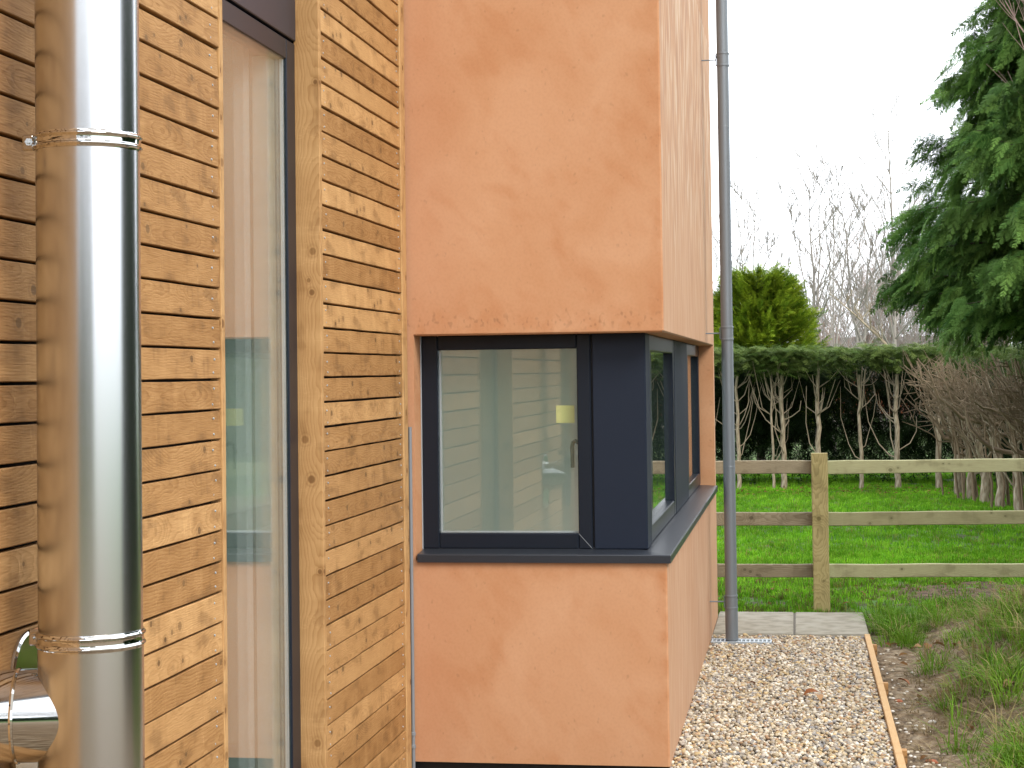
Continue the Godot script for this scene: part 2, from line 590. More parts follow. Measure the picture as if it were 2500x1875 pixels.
func sheet(x0: float, x1: float, z0: float, z1: float, nx: int, nz: int, f: Callable) -> ArrayMesh:
	var mb := MB.new()
	var ps := []
	for j in nz + 1:
		var row := PackedVector3Array()
		for i in nx + 1:
			var x := lerpf(x0, x1, float(i) / nx)
			var z := lerpf(z0, z1, float(j) / nz)
			row.append(Vector3(x, f.call(x, z), z))
		ps.append(row)
	var ns := []
	for j in nz + 1:
		var row := PackedVector3Array()
		for i in nx + 1:
			var dx: Vector3 = ps[j][mini(i + 1, nx)] - ps[j][maxi(i - 1, 0)]
			var dz: Vector3 = ps[mini(j + 1, nz)][i] - ps[maxi(j - 1, 0)][i]
			var nn := dz.cross(dx).normalized()
			row.append(nn if nn.y > 0 else -nn)
		ns.append(row)
	for j in nz:
		for i in nx:
			mb.stri(ps[j][i], ps[j][i + 1], ps[j + 1][i + 1], ns[j][i], ns[j][i + 1], ns[j + 1][i + 1])
			mb.stri(ps[j][i], ps[j + 1][i + 1], ps[j + 1][i], ns[j][i], ns[j + 1][i + 1], ns[j + 1][i])
	return mb.mesh()

func box_mesh(lo: Vector3, hi: Vector3, bev := 0.002) -> ArrayMesh:
	var mb := MB.new()
	mb.box(lo, hi, bev)
	return mb.mesh()

func _ready() -> void:
	rng.seed = 7
	# --- camera
	var cam := Camera3D.new()
	cam.name = "camera"
	cam.projection = Camera3D.PROJECTION_FRUSTUM
	cam.keep_aspect = Camera3D.KEEP_HEIGHT
	cam.near = 0.05
	cam.far = 700.0
	cam.size = 2.0 * 0.05 * 0.21269
	cam.frustum_offset = Vector2(0.0, -0.05 * 0.03372)
	cam.transform = Transform3D(Basis(Vector3(0.98772, -0.012495, -0.155719), Vector3(0.016593, 0.999549, 0.025044), Vector3(0.155335, -0.02732, 0.987484)).orthonormalized(), Vector3(0, 1.6, 0))
	add_child(cam)
	cam.current = true
	# --- sky, exposure
	var sky_m := ProceduralSkyMaterial.new()
	sky_m.sky_top_color = Color(0.96, 0.98, 1.0)
	sky_m.sky_horizon_color = Color(0.95, 0.97, 1.0)
	sky_m.ground_bottom_color = Color(0.30, 0.31, 0.26)
	sky_m.ground_horizon_color = Color(0.55, 0.56, 0.55)
	sky_m.sun_angle_max = 1.0
	sky_m.energy_multiplier = 1.0
	var sky := Sky.new()
	sky.sky_material = sky_m
	var env := Environment.new()
	env.background_mode = Environment.BG_SKY
	env.sky = sky
	env.tonemap_mode = Environment.TONE_MAPPER_LINEAR
	env.tonemap_exposure = 3.0
	env.sdfgi_enabled = true
	env.ssao_enabled = true
	env.ssil_enabled = true
	var we := WorldEnvironment.new()
	we.name = "world_environment"
	we.environment = env
	add_child(we)
	# --- the bright part of the overcast, to the right and behind
	var sun := DirectionalLight3D.new()
	sun.name = "overcast_sun"
	sun.light_energy = 0.34
	sun.light_color = Color(1.0, 0.97, 0.92)
	sun.light_angular_distance = 25.0
	sun.shadow_enabled = true
	sun.look_at_from_position(Vector3.ZERO, Vector3(-0.68, -0.8, -0.62), Vector3.UP)
	add_child(sun)

	make_materials()
	ground_and_paths()
	timber_wing()
	rendered_wing()
	flue()
	pipes_and_drain()
	fence()
	hedge()
	trees()
	verge()

func make_materials() -> void:
	var w := wood_images(1024, 16, 48, 21, Color(0.755, 0.595, 0.405), Color(0.505, 0.35, 0.19), Color(0.39, 0.29, 0.185), 0.42, 0.45, 4)
	var tr := wood_images(1024, 2, 64, 91, Color(0.765, 0.615, 0.43), Color(0.59, 0.43, 0.26), Color(0.38, 0.25, 0.13), 0.5, 0.35, 9)
	M.trim = wood_mat(tr, 0.65, 0.06)
	var pine := wood_images(512, 2, 48, 77, Color(0.80, 0.69, 0.53), Color(0.66, 0.50, 0.33), Color(0.60, 0.45, 0.28), 0.3, 0.1)
	M.wood = wood_mat(w, 0.62, 0.12)
	var g := wood_images(512, 6, 64, 55, Color(0.69, 0.67, 0.59), Color(0.52, 0.49, 0.41), Color(0.38, 0.36, 0.29), 0.75, 0.4)
	M.rail_green = wood_mat(g, 0.85, 0.12)
	M.rail_green.albedo_color = Color(0.97, 1.0, 0.90)
	M.rail_grey = wood_mat(g, 0.85, 0.12)
	M.rail_grey.albedo_color = Color(0.86, 0.84, 0.82)
	M.post = wood_mat(g, 0.85, 0.12)
	M.post.albedo_color = Color(1.0, 0.97, 0.80)
	M.kerb_board = wood_mat(pine, 0.8, 0.05)
	M.kerb_board.albedo_color = Color(1.0, 1.0, 1.0)
	var rd := render_image()
	M.render = wood_mat(rd, 0.88, 0.035)
	M.dark = mat(0.0105, 0.015, 0.025, 0.32)
	M.panel = mat(0.0105, 0.017, 0.034, 0.5)
	M.spandrel = mat(0.026, 0.028, 0.042, 0.35)
	M.seal = mat(0.006, 0.006, 0.007, 0.6)
	M.sill = mat(0.022, 0.027, 0.038, 0.34)
	M.void = mat(0.012, 0.009, 0.007, 0.9)
	M.inner = mat(0.66, 0.68, 0.63, 0.9)
	for q in [M.dark, M.panel, M.spandrel]: q.metallic_specular = 0.36
	M.inner_floor = mat(0.42, 0.38, 0.31, 0.6)
	M.white_frame = mat(0.55, 0.62, 0.64, 0.4)
	var gl := StandardMaterial3D.new()
	gl.transparency = BaseMaterial3D.TRANSPARENCY_ALPHA
	gl.albedo_color = Color(0.7, 0.85, 0.78, 0.03)
	gl.roughness = 0.0
	gl.metallic_specular = 0.62
	M.glass = gl
	M.steel = mat(0.58, 0.59, 0.605, 0.23, 1.0)
	M.steel_bright = mat(0.62, 0.62, 0.62, 0.06, 1.0)
	M.steel_rough = mat(0.55, 0.55, 0.55, 0.22, 1.0)
	M.zinc = mat(0.20, 0.225, 0.255, 0.42, 0.35)
	M.plastic = mat(0.20, 0.22, 0.25, 0.45)
	M.galv = mat(0.50, 0.56, 0.62, 0.4, 0.5)
	M.note = mat(0.78, 0.80, 0.30, 0.9)
	M.leaf = tinted(0.62, 0.8)
	M.grass = tinted(0.6, 0.8)
	M.stone = tinted(0.75)
	M.bark = StandardMaterial3D.new()
	M.bark.albedo_texture = ramp_tex(31, 256, 0.03, [Color(0.46, 0.41, 0.34), Color(0.56, 0.51, 0.43), Color(0.65, 0.61, 0.54)], [0.2, 0.5, 0.8])
	M.bark.uv1_scale = Vector3(1, 0.8, 1)
	M.bark.roughness = 0.95
	M.twig_brown = mat(0.165, 0.12, 0.075, 0.95)
	M.twig_grey = mat(0.27, 0.245, 0.225, 0.95)
	M.twig_red = mat(0.31, 0.225, 0.19, 0.95)
	M.trunk_dark = mat(0.05, 0.037, 0.025, 0.95)
	M.slab = StandardMaterial3D.new()
	M.slab.albedo_texture = ramp_tex(41, 512, 0.012, [Color(0.49, 0.47, 0.42), Color(0.55, 0.53, 0.48), Color(0.58, 0.565, 0.52)], [0.2, 0.5, 0.8], 6)
	M.slab.uv1_triplanar = true
	M.slab.uv1_scale = Vector3(1.1, 1.1, 1.1)
	M.slab.roughness = 0.9
	M.slab.heightmap_enabled = true
	M.slab.heightmap_texture = ramp_tex(42, 512, 0.05, [Color(0, 0, 0), Color(1, 1, 1)], [0.2, 0.8], 5)
	M.slab.heightmap_scale = 0.08
	M.soil = StandardMaterial3D.new()
	M.soil.albedo_texture = ramp_tex(43, 1024, 0.012, [Color(0.31, 0.255, 0.19), Color(0.44, 0.37, 0.285), Color(0.53, 0.465, 0.375), Color(0.58, 0.53, 0.455)], [0.15, 0.42, 0.62, 0.85], 6)
	M.soil.uv1_triplanar = true
	M.soil.uv1_world_triplanar = true
	M.soil.uv1_scale = Vector3(0.9, 0.9, 0.9)
	M.soil.roughness = 0.95
	M.soil.heightmap_enabled = true
	M.soil.heightmap_texture = ramp_tex(44, 512, 0.03, [Color(0, 0, 0), Color(1, 1, 1)], [0.2, 0.8], 6)
	M.soil.heightmap_scale = 2.0
	M.soil_dark = M.soil.duplicate()
	M.soil_dark.albedo_color = Color(0.72, 0.66, 0.60)
	M.lawn = StandardMaterial3D.new()
	M.lawn.albedo_texture = ramp_tex(45, 512, 0.02, [Color(0.22, 0.17, 0.11), Color(0.24, 0.33, 0.08), Color(0.24, 0.40, 0.07)], [0.2, 0.45, 0.75], 5)
	M.lawn.uv1_triplanar = true
	M.lawn.uv1_world_triplanar = true
	M.lawn.uv1_scale = Vector3(0.5, 0.5, 0.5)
	M.lawn.roughness = 0.95
	M.bed = mat(0.10, 0.09, 0.075, 0.95)
	M.rust_leaf = mat(0.22, 0.075, 0.02, 0.7)
	M.tan_leaf = mat(0.32, 0.18, 0.08, 0.7)
	M.brick = StandardMaterial3D.new()
	M.brick.albedo_texture = ramp_tex(46, 128, 0.05, [Color(0.50, 0.27, 0.18), Color(0.68, 0.42, 0.30)], [0.3, 0.7])
	M.brick.uv1_triplanar = true
	M.brick.uv1_scale = Vector3(6, 6, 6)
	M.brick.roughness = 0.95
	M.roof = mat(0.11, 0.105, 0.11, 0.9)

func ground_and_paths() -> void:
	var nz := noise(3, 1.0, 3)
	tag(part("ground", sheet(-300, 300, -500, 120, 4, 4, func(_x, _z): return -0.27), M.lawn), "", "", "", "structure")
	tag(part("soil_verge", sheet(-1.62, 9.0, 8.0, -12.6, 150, 260, func(x, z): return soil_y(x, z, nz)), M.soil), "", "", "", "structure")
	tag(part("lawn", sheet(-9.0, 14.0, -12.0, -29.0, 120, 90, func(x, z): return lawn_y(x, z, nz)), M.lawn), "", "", "", "structure")
	tag(part("bare_soil", sheet(0.2, 6.0, -12.3, -14.2, 70, 44, func(x, z):
		var m := 1.0 - absf(z + 13.15) / 0.62 + 0.9 * nz.get_noise_2d(x * 2.4, z * 3.4) - 0.9 * smoothstep(0.75, 0.3, x)
		return lawn_y(x, z, nz) + 0.03 * clampf(m, -1.2, 0.45)), M.soil_dark), "", "", "", "structure")
	tag(part("gravel_bed", box_mesh(Vector3(-0.6, -0.25, -11.0), Vector3(0.372, -0.014, -5.3), 0.001), M.bed), "", "", "", "structure")
	# pebbles
	var pal := [Color(0.60, 0.53, 0.42), Color(0.66, 0.62, 0.55), Color(0.46, 0.39, 0.29), Color(0.42, 0.38, 0.35), Color(0.30, 0.30, 0.32), Color(0.55, 0.43, 0.26), Color(0.40, 0.27, 0.18), Color(0.74, 0.71, 0.66), Color(0.48, 0.44, 0.38), Color(0.30, 0.26, 0.21)]
	for q in 3:
		var xs := []
		var cs := []
		for k in 9500:
			var p := Vector3(rng.randf_range(-0.528, 0.366), 0, rng.randf_range(-11.0, -5.6))
			var s := rng.randf_range(0.0058, 0.0118) * (1.3 if rng.randf() < 0.07 else 1.0)
			p.y = -0.013 + rng.randf() * 0.016
			if p.z < -10.66 and p.z > -10.82 and p.x < -0.17:
				p.y -= 0.012
			var b := Basis.from_euler(Vector3(rng.randf_range(-0.5, 0.5), rng.randf() * TAU, rng.randf_range(-0.5, 0.5))).scaled(Vector3.ONE * s)
			xs.append(Transform3D(b, p))
			cs.append(pal[rng.randi() % pal.size()] * rng.randf_range(0.66, 1.05) * Color(1.0, 0.965, 0.90))
		multi("gravel", pebble_mesh(60 + q), M.stone, xs, cs)
	# two slabs at the far end of the path
	var edge := [[-0.53, -0.045, "pale concrete paving slab behind the foot of the downpipe, against the rendered wall"], [-0.037, 0.402, "pale concrete paving slab in front of the fence post, farther from the wall"]]
	for e in edge:
		var s := thing("paving_slab", e[2], "paving slab", Vector3((e[0] + e[1]) / 2, 0, -11.51), "paving slabs at the end of the gravel path")
		var w: float = (e[1] - e[0]) / 2
		part("slab", slab_mesh(w, 0.5, int(e[0] * 100)), M.slab, s)
	part("slab_joint", box_mesh(Vector3(-0.046, -0.1, -11.99), Vector3(-0.036, 0.004, -11.02), 0.001), M.bed).set_meta("kind", "structure")
	tag(part("slab_bedding", box_mesh(Vector3(-0.53, -0.25, -12.0), Vector3(0.40, -0.045, -11.0), 0.001), M.bed), "", "", "", "structure")
	# timber edging with its pegs
	var ed := thing("timber_edging", "pale new timber board edging the right side of the gravel path", "path edging", Vector3(0.387, 0, -8.2))
	part("edging_board", board(6.0, 0.13, 0.032, 1, 2, 0.1, 0.003, 0.0008, 12, 0.13), M.kerb_board, ed, Transform3D(Basis(Vector3(0, 0, 1), Vector3(0, 1, 0), Vector3(-1, 0, 0)), Vector3(0, -0.047, -2.78)))
	for z in [-10.75, -9.45, -7.85, -6.4]:
		part("peg", box_mesh(Vector3(0.017, -0.3, z + 8.2 - 0.022), Vector3(0.047, -0.005 - 0.01 * absf(sin(z * 5.0)), z + 8.2 + 0.022), 0.002), M.wood, ed)

func slab_mesh(w: float, d: float, sd: int) -> ArrayMesh:
	var nz := noise(sd, 1.0, 3)
	var mb := MB.new()
	mb.box(Vector3(-w, -0.045, -d), Vector3(w, 0.008, d), 0.006)
	var m2 := sheet(-w + 0.006, w - 0.006, -d + 0.006, d - 0.006, 14, 24, func(x, z): return 0.0095 + 0.0012 * nz.get_noise_2d(x * 6.0, z * 6.0))
	var a := m2.surface_get_arrays(0)
	mb.v.append_array(a[Mesh.ARRAY_VERTEX])
	mb.n.append_array(a[Mesh.ARRAY_NORMAL])
	mb.uv.append_array(a[Mesh.ARRAY_TEX_UV])
	for k in a[Mesh.ARRAY_VERTEX].size():
		mb.c.append(Color.WHITE)
	return mb.mesh()

func timber_wing() -> void:
	var t := thing("timber_clad_wing", "house wing clad in honey-brown horizontal boards with a tall narrow window", "building", Vector3(XW, 0, -3.0))
	var o := -t.position
	var lane := 0
	for span in [[2.6, -4.864], [-5.970, -7.214]]:
		for k in range(-20, 27):
			var y := 1.675 + k * PITCH + PITCH / 2
			var ln: float = span[0] - span[1]
			lane = rng.randi() % 16
			var h := 0.0778 + rng.randf_range(-0.0012, 0.0012)
			var m := board(ln, h, 0.021, lane, 16, rng.randf(), 0.0018, 0.0009, 38 if ln > 2.0 else 9)
			var xf := wall_xf(XW - 0.0105 + rng.randf_range(-0.0015, 0.001), y + rng.randf_range(-0.0008, 0.0008), span[0])
			xf.basis = xf.basis * Basis(Vector3(1, 0, 0), deg_to_rad(-2.2 + rng.randf_range(-0.8, 0.8)))
			xf.origin += o
			part("plank", m, M.wood, t, xf)
	# screw heads near the ends of the boards
	var sc := MB.new()
	for k in range(-20, 27):
		for z in [-4.80, -6.02, -7.17]:
			for dy in [0.018, 0.058]:
				var c := Vector3(XW + 0.0012, 1.675 + k * PITCH + dy + rng.randf_range(-0.004, 0.004), z + rng.randf_range(-0.012, 0.012)) + o
				sc.lathe(c, PackedVector2Array([Vector2(0.0034, -0.002), Vector2(0.003, 0.0008), Vector2(0, 0.0012)]), 6, Vector3.RIGHT)
	part("screw_heads", sc.mesh(), M.galv, t).set_meta("kind", "stuff")
	# structure behind
	var bk := MB.new()
	bk.box(Vector3(XW - 0.27, -0.3, -4.880) + o, Vector3(XW - 0.030, 5.6, 2.6) + o, 0.001)
	bk.box(Vector3(XW - 0.27, -0.3, -7.318) + o, Vector3(XW - 0.030, 5.6, -5.955) + o, 0.001)
	bk.box(Vector3(XW - 0.27, -0.3, -5.955) + o, Vector3(XW - 0.030, 0.06, -4.880) + o, 0.001)
	part("backing_wall", bk.mesh(), M.void, t)
	var rm := MB.new()
	rm.box(Vector3(-5.3, -0.3, -7.318) + o, Vector3(-5.0, 5.6, 2.6) + o, 0.001)
	rm.box(Vector3(-5.0, -0.3, -7.318) + o, Vector3(XW - 0.272, 5.6, -7.22) + o, 0.001)
	rm.box(Vector3(-5.0, -0.3, 2.5) + o, Vector3(XW - 0.272, 5.6, 2.6) + o, 0.001)
	rm.box(Vector3(-5.0, 2.9, -7.22) + o, Vector3(XW - 0.272, 3.0, 2.5) + o, 0.001)
	rm.box(Vector3(-3.4, 0.08, -7.22) + o, Vector3(-3.3, 2.9, 2.5) + o, 0.001)
	part("inner_wall", rm.mesh(), M.inner, t)
	part("inner_floor", box_mesh(Vector3(-5.0, -0.1, -7.22) + o, Vector3(XW - 0.272, 0.08, 2.5) + o, 0.001), M.inner_floor, t)
	part("roof", box_mesh(Vector3(-5.3, 5.602, -7.318) + o, Vector3(XW + 0.05, 5.75, 2.65) + o, 0.004), M.dark, t)
	# reveal boards each side of the window and the end trim
	var up := Basis(Vector3(0, 1, 0), Vector3(-1, 0, 0), Vector3(0, 0, 1))          # board on end, its broad face towards +z
	for r in [[-5.954, 5], [-4.880, 8]]:
		part("reveal_board", board(5.8, 0.09, 0.03, r[1] % 2, 2, 0.35, 0.002, 0.0008, 20, 0.09), M.trim, t, Transform3D(up, Vector3(XW - 0.0415, -0.2, r[0]) + o))
	var up2 := Basis(Vector3(0, 1, 0), Vector3(0, 0, -1), Vector3(-1, 0, 0)) # broad face towards -x or +x
	up2 = Basis(Vector3(0, 1, 0), Vector3(0, 0, 1), Vector3(1, 0, 0))
	part("corner_trim", board(5.8, 0.083, 0.03, 0, 2, 0.2, 0.003, 0.0008, 20, 0.083), M.trim, t, Transform3D(up2, Vector3(XW - 0.010, -0.2, -7.2585) + o))
	# tall window
	var fr := MB.new()
	var xf0 := XW - 0.15
	var xf1 := XW - 0.080
	fr.box(Vector3(xf0, 0.06, -5.938) + o, Vector3(xf1, 2.728, -5.836) + o, 0.003)
	fr.box(Vector3(xf0, 0.06, -4.998) + o, Vector3(xf1, 2.728, -4.896) + o, 0.003)
	fr.box(Vector3(xf0, 2.660, -5.836) + o, Vector3(xf1 - 0.0005, 2.728, -4.998) + o, 0.003)
	fr.box(Vector3(xf0, 0.06, -5.836) + o, Vector3(xf1 - 0.0005, 0.15, -4.998) + o, 0.003)
	var win := part("tall_window", fr.mesh(), M.dark, t)
	for x in [XW - 0.086, XW - 0.102, XW - 0.118]:
		part("glass_pane", box_mesh(Vector3(x - 0.004, 0.15, -5.836) + o, Vector3(x, 2.66, -4.998) + o, 0.0005), M.glass, win)
	var bead := MB.new()
	bead.box(Vector3(XW - 0.1015, 0.152, -5.8345) + o, Vector3(XW - 0.0905, 2.658, -5.822) + o, 0.001)
	part("spacer_bar", bead.mesh(), M.galv, win)
	part("inner_frame", box_mesh(Vector3(XW - 0.175, 0.152, -5.8345) + o, Vector3(XW - 0.1235, 2.658, -5.752) + o, 0.002), M.white_frame, win)
	var bl := MB.new()
	bl.box(Vector3(XW - 0.22, 0.1, -5.74) + o, Vector3(XW - 0.180, 2.7, -5.68) + o, 0.004)
	part("inner_post", bl.mesh(), M.white_frame, win)
	part("spandrel_panel", box_mesh(Vector3(xf0, 2.736, -5.938) + o, Vector3(xf1 + 0.004, 5.6, -4.896) + o, 0.003), M.spandrel, t)

func rendered_wing() -> void:
	var t := thing("rendered_wing", "house wing in orange lime render with a dark corner window", "building", Vector3(XC, 0, -9.5))
	var o := -t.position
	var YB := 0.005
	var YS := 0.83
	var YT := 1.757
	var TOP := 5.6
	var XL := -1.60
	var ZE := -11.80
	var R := 0.008
	var uvf := func(x: float, y: float) -> Vector2: return Vector2(clampf((x - XL) / 1.07, 0.002, 0.998) * 0.5, 1.0 - y / 3.7)
	var uvs := func(z: float, y: float) -> Vector2: return Vector2(0.501 + clampf((ZF - z) / 4.48, 0.0, 1.0) * 0.494, 1.0 - y / 3.7)
	var mb := MB.new()
	var front := func(x0: float, x1: float, y0: float, y1: float) -> void:
		mb.quad(Vector3(x0, y0, ZF) + o, Vector3(x1, y0, ZF) + o, Vector3(x1, y1, ZF) + o, Vector3(x0, y1, ZF) + o, Vector3(0, 0, 1), uvf.call(x0, y0), uvf.call(x1, y0), uvf.call(x1, y1), uvf.call(x0, y1))
	var side := func(z0: float, z1: float, y0: float, y1: float) -> void:
		mb.quad(Vector3(XC, y0, z0) + o, Vector3(XC, y0, z1) + o, Vector3(XC, y1, z1) + o, Vector3(XC, y1, z0) + o, Vector3(1, 0, 0), uvs.call(z0, y0), uvs.call(z1, y0), uvs.call(z1, y1), uvs.call(z0, y1))
	var corner := func(y0: float, y1: float) -> void:
		for k in 4:
			var a0 := PI / 2 * k / 4
			var a1 := PI / 2 * (k + 1) / 4
			var n0 := Vector3(sin(a0), 0, cos(a0))
			var n1 := Vector3(sin(a1), 0, cos(a1))
			var c := Vector3(XC - R, 0, ZF - R) + o
			var p0 := c + n0 * R
			var p1 := c + n1 * R
			var ta: Vector2 = uvf.call(XC - R, y0)
			var tb: Vector2 = uvf.call(XC - R, y1)
			mb.stri(p0 + Vector3(0, y0, 0), p1 + Vector3(0, y0, 0), p1 + Vector3(0, y1, 0), n0, n1, n1, ta, ta, tb)
			mb.stri(p0 + Vector3(0, y0, 0), p1 + Vector3(0, y1, 0), p0 + Vector3(0, y1, 0), n0, n1, n0, ta, tb, tb)
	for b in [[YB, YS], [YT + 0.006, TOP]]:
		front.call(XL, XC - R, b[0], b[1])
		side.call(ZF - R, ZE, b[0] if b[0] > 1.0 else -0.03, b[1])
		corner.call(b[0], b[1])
	side.call(ZE + 0.123, ZE, YS, YT + 0.006)
	front.call(XL, -1.565, YS, YT + 0.006)
	# bead along the lower edge of the upper wall
	var lip := func(a: Vector3, b: Vector3, inn: Vector3, ta: Vector2, tb: Vector2) -> void:
		mb.quad(a + Vector3(0, 0.006, 0) + o, b + Vector3(0, 0.006, 0) + o, b + inn * 0.006 + o, a + inn * 0.006 + o, -inn + Vector3.DOWN, ta, tb, tb, ta)
	lip.call(Vector3(-1.565, YT, ZF), Vector3(XC - 0.006, YT, ZF), Vector3(0, 0, -1), uvf.call(-1.565, YT), uvf.call(XC, YT))
	lip.call(Vector3(XC, YT, ZF - 0.006), Vector3(XC, YT, ZE + 0.123), Vector3(-1, 0, 0), uvs.call(ZF, YT), uvs.call(ZE, YT))
	# soffits and reveals of the corner opening
	var dn := Vector3(0, -1, 0)
	var tq: Vector2 = uvf.call(-0.75, 1.9)
	var tq2: Vector2 = uvf.call(-0.6, 2.1)
	mb.quad(Vector3(-1.565, YT, ZF - 0.006) + o, Vector3(XC - 0.006, YT, ZF - 0.006) + o, Vector3(XC - 0.006, YT, ZF - 0.30) + o, Vector3(-1.565, YT, ZF - 0.30) + o, dn, tq, tq2, tq2, tq)
	mb.quad(Vector3(XC - 0.006, YT, ZF - 0.30) + o, Vector3(XC - 0.30, YT, ZF - 0.30) + o, Vector3(XC - 0.30, YT, ZE + 0.123) + o, Vector3(XC - 0.006, YT, ZE + 0.123) + o, dn, tq, tq2, tq2, tq)
	mb.quad(Vector3(-1.565, YS, ZF) + o, Vector3(-1.565, YS, ZF - 0.3) + o, Vector3(-1.565, YT, ZF - 0.3) + o, Vector3(-1.565, YT, ZF) + o, Vector3(1, 0, 0), uvf.call(-1.2, 1.1), uvf.call(-1.05, 1.1), uvf.call(-1.05, 2.0), uvf.call(-1.2, 2.0))
	mb.quad(Vector3(XC, YS, ZE + 0.123) + o, Vector3(XC - 0.3, YS, ZE + 0.123) + o, Vector3(XC - 0.3, YT, ZE + 0.123) + o, Vector3(XC, YT, ZE + 0.123) + o, Vector3(0, 0, 1), uvf.call(-0.9, 2.1), uvf.call(-0.7, 2.1), uvf.call(-0.7, 3.0), uvf.call(-0.9, 3.0))
	# far end of the wing
	mb.quad(Vector3(XC, -0.03, ZE) + o, Vector3(-4.9, -0.03, ZE) + o, Vector3(-4.9, TOP, ZE) + o, Vector3(XC, TOP, ZE) + o, Vector3(0, 0, -1), uvf.call(-0.55, 0.1), uvf.call(-1.55, 0.1), uvf.call(-1.55, 3.6), uvf.call(-0.55, 3.6))
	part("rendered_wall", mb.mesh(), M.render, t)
	# masonry and rooms inside
	var k := MB.new()
	for b in [[-0.02, YS - 0.004], [YT + 0.004, TOP]]:
		k.box(Vector3(-4.9, maxf(b[0], 0.008), ZF - 0.30) + o, Vector3(XC - 0.004, b[1], ZF - 0.004) + o, 0.001)
		k.box(Vector3(XC - 0.30, b[0], ZE + 0.004) + o, Vector3(XC - 0.004, b[1], ZF - 0.302) + o, 0.001)
	k.box(Vector3(-4.9, YS - 0.004, ZF - 0.30) + o, Vector3(-1.569, YT + 0.004, ZF - 0.004) + o, 0.001)
	k.box(Vector3(XC - 0.30, YS - 0.004, ZE + 0.004) + o, Vector3(XC - 0.004, YT + 0.004, ZE + 0.119) + o, 0.001)
	k.box(Vector3(-4.9, -0.02, ZE + 0.004) + o, Vector3(XC - 0.302, TOP, ZE + 0.2) + o, 0.001)
	k.box(Vector3(-5.0, 2.5, ZE + 0.004) + o, Vector3(-4.9, TOP, ZF - 0.004) + o, 0.001)
	k.box(Vector3(-5.0, -0.02, ZE + 0.004) + o, Vector3(-4.9, 0.75, ZF - 0.004) + o, 0.001)
	k.box(Vector3(-5.0, 0.75, ZF - 0.9) + o, Vector3(-4.9, 2.5, ZF - 0.004) + o, 0.001)  # unseen opening left in this far wall, added to brighten the room
	k.box(Vector3(-5.0, 0.75, ZE + 0.004) + o, Vector3(-4.9, 2.5, ZE + 0.9) + o, 0.001)
	k.box(Vector3(-4.9, 2.5, ZE + 0.2) + o, Vector3(XC - 0.302, 2.6, ZF - 0.302) + o, 0.001)
	part("inner_wall", k.mesh(), M.inner, t)
	part("inner_floor", box_mesh(Vector3(-4.9, 0.0, ZE + 0.2) + o, Vector3(XC - 0.302, 0.2, ZF - 0.302) + o, 0.001), M.inner_floor, t)
	part("roof", box_mesh(Vector3(-5.0, TOP + 0.002, ZE - 0.04) + o, Vector3(XC + 0.04, TOP + 0.15, ZF + 0.04) + o, 0.004), M.dark, t)
	part("plinth", box_mesh(Vector3(-1.62, -0.27, ZE + 0.02) + o, Vector3(XC - 0.02, 0.0, ZF - 0.03) + o, 0.002), M.seal, t)
	# short-side casement
	var zf := ZF - 0.13
	var frame_ring := func(axis: int, a0: float, a1: float, y0: float, y1: float, wl: float, wr: float, wb: float, wt: float, face: float, deep: float, bev := 0.004) -> ArrayMesh:
		# axis 0: frame runs along x and faces +z; axis 2: runs along z (a0 nearer) and faces +x
		var m := MB.new()
		var bx := func(p0: float, p1: float, q0: float, q1: float, f: float) -> void:
			if axis == 0: m.box(Vector3(p0, q0, f - deep) + o, Vector3(p1, q1, f) + o, bev)
			else: m.box(Vector3(f - deep, q0, minf(p0, p1)) + o, Vector3(f, q1, maxf(p0, p1)) + o, bev)
		var s := 1.0 if a1 > a0 else -1.0
		bx.call(a0, a0 + s * wl, y0, y1, face)
		bx.call(a1 - s * wr, a1, y0, y1, face)
		bx.call(a0 + s * wl, a1 - s * wr, y0, y0 + wb, face - 0.0006)
		bx.call(a0 + s * wl, a1 - s * wr, y1 - wt, y1, face - 0.0006)
		return m.mesh()
	var c1 := part("casement_window", frame_ring.call(0, -1.560, -0.845, 0.866, 1.757, 0.069, 0.058, 0.064, 0.060, zf, 0.075), M.dark, t)
	for z in [zf - 0.022, zf - 0.038, zf - 0.054]:
		part("glass_pane", box_mesh(Vector3(-1.491, 0.930, z - 0.004) + o, Vector3(-0.903, 1.697, z) + o, 0.0005), M.glass, c1)
	var sp := MB.new()
	sp.box(Vector3(-1.491, 0.930, zf - 0.0375) + o, Vector3(-1.482, 1.697, zf - 0.0265) + o, 0.001)
	sp.box(Vector3(-1.482, 0.930, zf - 0.0375) + o, Vector3(-0.903, 0.937, zf - 0.0265) + o, 0.001)
	part("spacer_bar", sp.mesh(), M.galv, c1)
	# mitre line in the lower right corner of the frame
	part("mitre_joint", mitre(Vector3(-0.903, 0.930, zf + 0.0008) + o, Vector3(-0.847, 0.868, zf + 0.0008) + o), M.galv, c1)
	var hd := MB.new()
	hd.tube(PackedVector3Array([Vector3(-0.905, 1.300, zf - 0.085) + o, Vector3(-0.925, 1.308, zf - 0.115) + o, Vector3(-0.938, 1.300, zf - 0.122) + o, Vector3(-0.941, 1.28, zf - 0.122) + o, Vector3(-0.940, 1.195, zf - 0.120) + o]), PackedFloat32Array([0.009, 0.009, 0.009, 0.009, 0.008]), 8, true)
	part("handle", hd.mesh(), M.seal, c1)
	# dark corner post: panel with its return
	part("shadow_gap", box_mesh(Vector3(-0.845, 0.866, zf - 0.05) + o, Vector3(-0.838, 1.757, zf - 0.012) + o, 0.001), M.seal, t)
	part("corner_panel", box_mesh(Vector3(-0.838, 0.866, zf - 0.21) + o, Vector3(-0.616, 1.757, zf + 0.002) + o, 0.003), M.panel, t)
	# long side
	var xs := -0.622
	var sides := [[zf - 0.213, -9.28, 0.094], [-10.372, ZE + 0.125, 0.094]]
